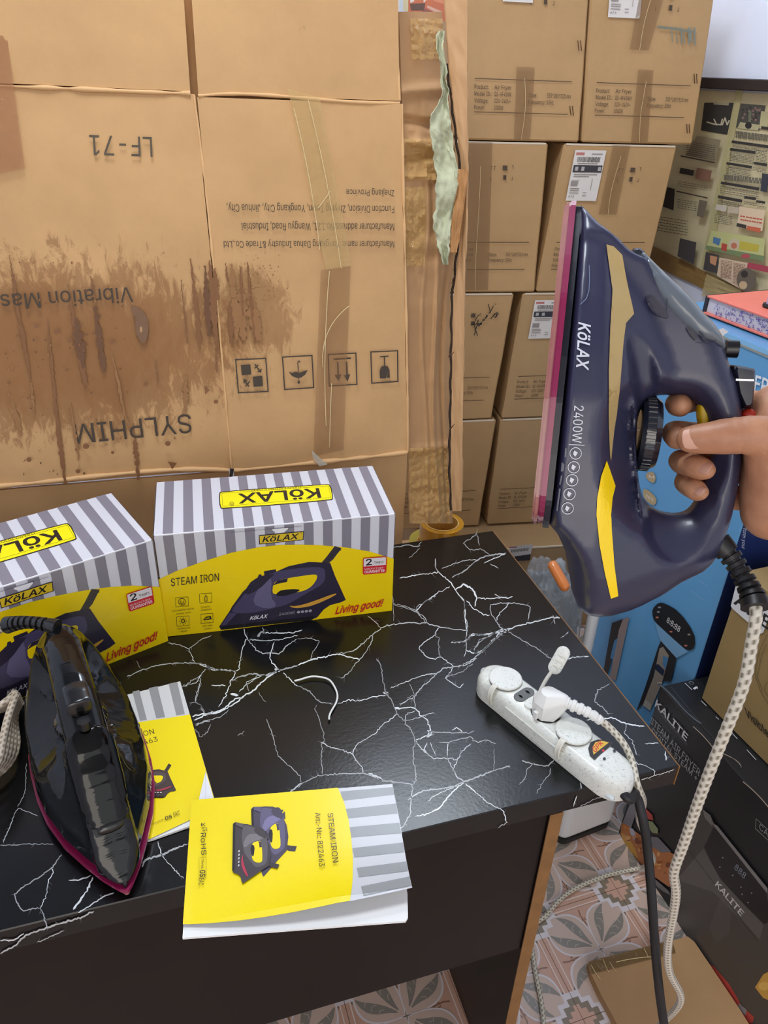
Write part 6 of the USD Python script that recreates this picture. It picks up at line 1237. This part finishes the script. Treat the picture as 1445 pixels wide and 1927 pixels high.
bones.append(m3.Manifold.batch_hull([m3.Manifold.sphere(r, 28).translate(tuple(W(x, y, o))) for x, y, o, r in ((1446, 826, .026, .016), (1466, 905, .010, .024), (1488, 860, .010, .022))]))
hm = m3.Manifold.batch_boolean(bones, m3.OpType.Add).refine_to_length(0.0028)
hv, hf = arr(hm); hand = trimesh.Trimesh(hv, hf, process=True); hand.merge_vertices(); hand.update_faces(hand.nondegenerate_faces()); hand.remove_unreferenced_vertices()
import scipy.sparse as sps
_E = np.vstack([hand.edges, hand.edges[:, ::-1]]); _A = sps.coo_matrix((np.ones(len(_E)), (_E[:, 0], _E[:, 1])), shape=(len(hand.vertices),) * 2).tocsr(); _A.data[:] = 1; _d = np.maximum(np.asarray(_A.sum(1)).ravel(), 1)[:, None]
hv = np.array(hand.vertices)
for _ in range(10): hv = hv + 0.5 * ((_A @ hv) / _d - hv)
hand = trimesh.Trimesh(hv, hand.faces, process=False)
hv = np.array(hand.vertices); hn = np.array(hand.vertex_normals)
hv = hv + hn * (0.0005 + 0.0007 * (meshkit.fbm(hv * 160, 3, 5) - 0.5))[:, None]
# knuckle creases
for name_, js in (('thumb', [(1376, 820, .034, 4), (1392, 819, .034, 4), (1436, 826, .03, 5)]), ('ring', [(1300, 876, .018, 4)]), ('little', [(1300, 918, .016, 4)])):
    a, b = FING[name_][2], FING[name_][-1]; ax = unit(W(*b[:3]) - W(*a[:3]))
    for (x, y, o, wd) in js:
        dd_k = np.abs((hv - W(x, y, o)) @ ax); near = np.linalg.norm(hv - W(x, y, o), axis=1) < 0.017
        hv = hv - hn * (0.0007 * np.exp(-(dd_k / 0.0011) ** 2) * near)[:, None]
person = thing('person', 'hand and bare wrist reaching in from the right, gripping the raised iron handle', 'person', tuple(W(1590, 880, 0)), 0)
part(person, 'hand', (hv, hand.faces), skin, smooth=True)
nail_m = mat('nail', (200, 150, 128), 0.45)
def nail(c, ax, nrm, L, wd):
    ax = unit(ax); nrm = unit(nrm - (nrm @ ax) * ax); sd = np.cross(nrm, ax)
    u, v = np.meshgrid(np.linspace(-1, 1, 11), np.linspace(-1, 1, 11)); k = (np.abs(u) ** 3 + np.abs(v) ** 3) ** (1 / 3) + 1e-9; f = np.where(k > 1, 1 / k, 1); u, v = u * f, v * f
    P = np.asarray(c) + u[..., None] * ax * L + v[..., None] * sd * wd + nrm * (0.0004 - 0.38 * wd * v ** 2 - 0.08 * L * u ** 2)[..., None]
    part(person, 'fingernail', grid_mesh(P, 0.0006), nail_m, smooth=True)
tc_ = W(1303, 827, .031); nail(tc_ + unit(CAM - tc_) * 0.0098 + IX * 0.001, W(1298, 827, .031) - W(1340, 824, .032), unit(CAM - tc_) + IX * 0.12 - IZ * 0.25, 0.0072, 0.0078)
rc = W(1326, 883, .0255); nail(rc + unit(CAM - rc) * 0.0076 + IX * 0.0015, W(1330, 885, .026) - W(1302, 876, .017), unit(CAM - rc) + IX * 0.3, 0.0046, 0.0050)
lc_ = W(1316, 925, .023); nail(lc_ + unit(CAM - lc_) * 0.0069 + IX * 0.0012, W(1320, 927, .0235) - W(1302, 918, .016), unit(CAM - lc_) + IX * 0.3, 0.0042, 0.0045)

# ------------------------------------------------------------------ power strip and its black lead
p7 = P7[0]
s1, s2 = at(p7(np.array([293.0, 310.0])), z=0.790), at(p7(np.array([720.0, 640.0])), z=0.790)
su = unit((s2 - s1) * [1, 1, 0]); SYW = math.atan2(su[1], su[0]); SLN = float(np.linalg.norm((s2 - s1)[:2]))
SO = np.array([s1[0], s1[1], 0.75])
st = thing('power_strip', 'white marbled power strip with flip caps on the right end of the desk', 'power strip', tuple(SO), SYW)
marb = usdkit.material(stage, '/World/Looks/strip_marble', {'tc': ('texture_coordinate', {}), 'n': ('noise_texture', dict(scale=150.0, detail=4.0, roughness=0.75, distortion=2.5)), 'r': ('rgb_ramp', dict(ramp=[(0.30, tuple(lin((132, 144, 144)))), (0.43, tuple(lin((222, 224, 216)))), (1.0, tuple(lin((232, 232, 224))))])),
    'p': ('principled_bsdf', dict(roughness=0.32, coat_weight=0.25))}, [('tc.object', 'n.vector'), ('n.fac', 'r.fac'), ('r.color', 'p.base_color')], surface='p.BSDF')
prof = np.array([(0, 0), (0.0255, 0), (0.0275, 0.003), (0.0275, 0.024), (0.0245, 0.032), (0.019, 0.0355), (0, 0.0365)], float)
pill = lambda x, k=1.0, zk=1.0: m3.Manifold.revolve(m3.CrossSection([prof * [k, zk]]), 40).translate((x, 0, 0))
bodyS = m3.Manifold.batch_hull([pill(-0.012), pill(SLN + 0.052)]) + m3.Manifold.batch_hull([pill(SLN + 0.045), pill(SLN + 0.062, 0.99, 0.99), pill(SLN + 0.068, 0.90, 0.92), m3.Manifold.sphere(0.012, 24).translate((SLN + 0.082, -0.002, 0.015))])
part(st, 'housing', bodyS, marb, smooth=35, world=False)
part(st, 'side_rib', cat_([cbox(0.030, SLN + 0.01, sy * 0.0272, sy * 0.0292, 0.008, 0.026, 0.0008) if sy > 0 else cbox(0.030, SLN + 0.01, -0.0292, -0.0272, 0.008, 0.026, 0.0008) for sy in (1,)]), marb, world=False); part(st, 'side_rib', cbox(0.030, SLN + 0.01, -0.0292, -0.0272, 0.008, 0.026, 0.0008), marb, world=False)
capp = lambda r: lathe([(0, 0), (r - 0.001, 0), (r, 0.001), (r, 0.0030), (r - 0.0012, 0.0040), (0, 0.0043)], 48)
part(st, 'seal_ring', xf(lathe([(0, 0), (0.0226, 0), (0.0226, 0.0016), (0, 0.0016)], 48), t=[0.002, 0, 0.0355]), mat('seal_grey', (120, 120, 116), 0.6), world=False, smooth=30); part(st, 'socket_cap', xf(capp(0.0232), t=[0.002, 0, 0.0372]), marb, world=False, smooth=30)
part(st, 'seal_ring', xf(lathe([(0, 0), (0.0226, 0), (0.0226, 0.0016), (0, 0.0016)], 48), t=[SLN, 0, 0.0355]), MATS['seal_grey'], world=False, smooth=30); part(st, 'socket_cap', xf(capp(0.0232), t=[SLN, 0, 0.0372]), marb, world=False, smooth=30)
strap_m = mat('strap_white', (222, 220, 208), 0.4)
for x in (0.004, SLN + 0.002):
    y = np.array([-0.020, -0.0255, -0.0300, -0.0322, -0.0315, -0.0285]); z = np.array([0.0400, 0.0405, 0.0350, 0.0270, 0.0180, 0.0110])
    a = spline(np.stack([np.full(6, x - 0.002), y, z], 1), 20); a2 = a + [0.0055, 0, 0]
    part(st, 'cap_strap', tube(a, 0.0013, 8), strap_m, smooth=40, world=False); part(st, 'cap_strap', tube(a2, 0.0013, 8), strap_m, smooth=40, world=False); part(st, 'strap_web', grid_mesh(np.stack([(a + [0, 0, 0]) @ np.eye(3), a2], 0), 0.0012), strap_m, world=False)
def capsule(cx, L, r, z0, h):
    return trimesh.Trimesh(*arr(m3.Manifold.batch_hull([m3.Manifold.cylinder(h, r, r * 0.97, 32).translate((cx, y, z0)) for y in (-L, L)])))
part(st, 'socket_insert', capsule(0.0375, 0.0085, 0.0085, 0.0345, 0.0026), mat('socket_grey', (96, 98, 96), 0.45), smooth=30, world=False, label='grey two-slot socket')
for y in (-0.007, 0.007): part(st, 'socket_slot', cat_([cbox(0.0335, 0.0415, y - 0.0012, y + 0.0012, 0.0366, 0.0374, 0.0002), xf(trimesh.creation.cylinder(0.0023, 0.0008, sections=16), t=[0.0375, y, 0.037])]), mat('slot_black', (22, 24, 24), 0.5), world=False)
part(st, 'socket_cap', capsule(0.0565, 0.0085, 0.0082, 0.0350, 0.0042), marb, smooth=30, world=False)
part(st, 'socket_insert', xf(lathe([(0, 0), (0.0205, 0), (0.0205, 0.002), (0, 0.002)], 40), t=[SLN - 0.046, 0, 0.0352]), MATS['slot_black'], smooth=30, world=False)
# opened flip cap standing up on its hinge strip
SFr = lambda x, y, z: (SO + E2(SYW) * x + E2(SYW + math.pi / 2) * y + ZV * z)
b0 = SFr(0.040, 0.025, 0.034); dcap = (b0 - CAM) @ FW
c0_, c1_ = CAM + ray(p7((605, 250))) * (dcap - 0.006), CAM + ray(p7((655, 160))) * (dcap - 0.010)
cb = [SFr(0.046, 0.022, 0.033), CAM + ray(p7((560, 310))) * (dcap - 0.003), c0_]
part(st, 'hinge_strip', tube(spline(cb, 20), 0.0026, 10), strap_m, smooth=40)
nd = unit(CAM - c0_); ax_ = unit(c1_ - c0_)
fl = m3.Manifold.batch_hull([m3.Manifold.sphere(0.0095, 28).scale((1, 1, 0.28)).translate((x, 0, 0)) for x in (0, np.linalg.norm(c1_ - c0_))]); nz = unit(nd - (nd @ ax_) * ax_)
Mf = np.eye(4); Mf[:3, 0], Mf[:3, 1], Mf[:3, 2], Mf[:3, 3] = ax_, np.cross(nz, ax_), nz, c0_
part(st, 'opened_cap', mtrans(fl, Mf), marb, smooth=40)
for k in (0.15, 0.5, 0.85): part(st, 'cap_rib', mtrans(cbox(np.linalg.norm(c1_ - c0_) * k - 0.0012, np.linalg.norm(c1_ - c0_) * k + 0.0012, -0.005, 0.005, 0.002, 0.0042, 0.0004), Mf), strap_m)
lbl = Decal(lambda p, h: np.column_stack([p, np.full(len(p), 0.0) + h]) + SO * [0, 0, 1] + ZV * 0.0366, lambda p: at(p7(p), z=0.7866)[:, :2], lift=0.0003)
lbl.poly(smooth_poly([(968, 716), (925, 700), (870, 696), (825, 712), (810, 750), (820, 795), (848, 822)], 0), (34, 32, 32)); lbl.poly([(938, 714), (895, 704), (855, 712), (836, 745), (842, 790)], (218, 176, 60)); lbl.text('GPK', (852, 778), (905, 722), (832, 752), (196, 40, 40), True); lbl.circ((903, 764), 8, (200, 40, 50))
lbl.circ((972, 765), 9, (40, 44, 44)); lbl.circ((910, 815), 9, (40, 44, 44)); lbl.out(st, 'brand_label', print_mat('label_print', 0.45))
part(st, 'hanging_lug', xf(trimesh.creation.icosphere(3, 0.0065), t=[-0.040, 0.004, 0.018]), mat('lug_white', (206, 214, 216), 0.3), smooth=True, world=False); part(st, 'hanging_lug', xf(trimesh.creation.capsule(0.016, 0.0042), ry=math.pi / 2, t=[SLN + 0.074, -0.020, 0.008]), MATS['lug_white'], smooth=True, world=False); part(st, 'hanging_lug', xf(trimesh.creation.icosphere(2, 0.004), t=[SLN + 0.062, 0.026, 0.014]), MATS['lug_white'], smooth=True, world=False)
lead = [SFr(SLN + 0.080, -0.004, 0.014), SFr(SLN + 0.098, -0.006, 0.010), DP(1196, 1492, 0.955), DP(1207, 1530, 0.962), DP(1216, 1580, 0.972), DP(1224, 1660, 0.985), DP(1231, 1760, 1.0), DP(1240, 1860, 1.02), DP(1252, 1945, 1.04), DP(1270, 2080, 1.10)]
part(st, 'supply_lead', tube(spline(lead, 90), 0.0060, 14), mat('lead_black', (22, 22, 24), 0.45), smooth=True, label='black rubber supply lead')
# the plug of the raised iron, seated in the strip
plug_m = mat('plug_white', (226, 226, 222), 0.35)
pc = SFr(SLN - 0.046, 0.0, 0.0375); pend = cord_path[-1]; pdir = unit((pend - (pc + ZV * 0.028)))
pw = m3.Manifold.batch_hull([m3.Manifold.cylinder(0.020, 0.0205, 0.0200, 8).rotate((0, 0, 22.5 + math.degrees(SYW))).translate(tuple(pc)), m3.Manifold.cylinder(0.010, 0.0150, 0.0110, 12).translate(tuple(pc + ZV * 0.024)), m3.Manifold.sphere(0.0105, 20).translate(tuple(pc + ZV * 0.028 + pdir * 0.018))])
plug = part(iron, 'plug', pw, plug_m, smooth=25, label='white plug seated in the power strip')
gq = spline([pc + ZV * 0.028 + pdir * 0.012, pc + ZV * 0.028 + pdir * 0.028, pend - pdir * 0.002, pend + (cord_path[-18] - pend) * 0.6], 80); ss = np.linspace(0, 1, 80)
part(plug, 'strain_relief', tube(gq, np.where((ss * 6.5) % 1 < 0.6, 0.0092 - 0.003 * ss, 0.0070 - 0.002 * ss), 16), plug_m, smooth=30)
part(plug, 'plug_key', cbox(-0.003, 0.003, -0.0245, -0.019, 0.0, 0.012, 0.0006).apply_transform(trimesh.transformations.rotation_matrix(SYW, [0, 0, 1])).apply_translation(pc), plug_m)

# ------------------------------------------------------------------ ceiling lamp
for lname, lp_, lw, lh in (('square white ceiling lamp panel above the desk', (-0.30, 0.95, 2.76), 0.285, 0.285), ('long white ceiling lamp panel above the stacked cartons', (0.20, 2.10, 2.76), 0.295, 0.145)):
    cl = thing('ceiling_lamp', lname, 'lamp', lp_, 0)
    part(cl, 'lamp_frame', cat_([cbox(-lw - 0.015, lw + 0.015, -lh - 0.015, -lh, 0, 0.04, 0.002), cbox(-lw - 0.015, lw + 0.015, lh, lh + 0.015, 0, 0.04, 0.002), cbox(-lw - 0.015, -lw, -lh, lh, 0, 0.04, 0.002), cbox(lw, lw + 0.015, -lh, lh, 0, 0.04, 0.002)]), white_pl, world=False)
    part(cl, 'lamp_back', cbox(-lw, lw, -lh, lh, 0.02, 0.04, 0.002), white_pl, world=False)

tw = [E2C_[0](np.array(p, float)) for p in ((-22, 585), (40, 572), (90, 560), (150, 562), (210, 578), (248, 620), (270, 680), (262, 730), (238, 775), (215, 850))]
tq = spline(np.array([at(p, z=0.7535) for p in tw]), 60) + ZV * 0.0015 * (1 + np.sin(np.linspace(0, 7, 60)))[:, None] * 0.6
solo('wire_tie', tube(tq, 0.0014, 8), mat('tie_white', (226, 226, 222), 0.4), 'thin white curved wire tie lying in the middle of the desktop', 'wire tie', smooth=True)
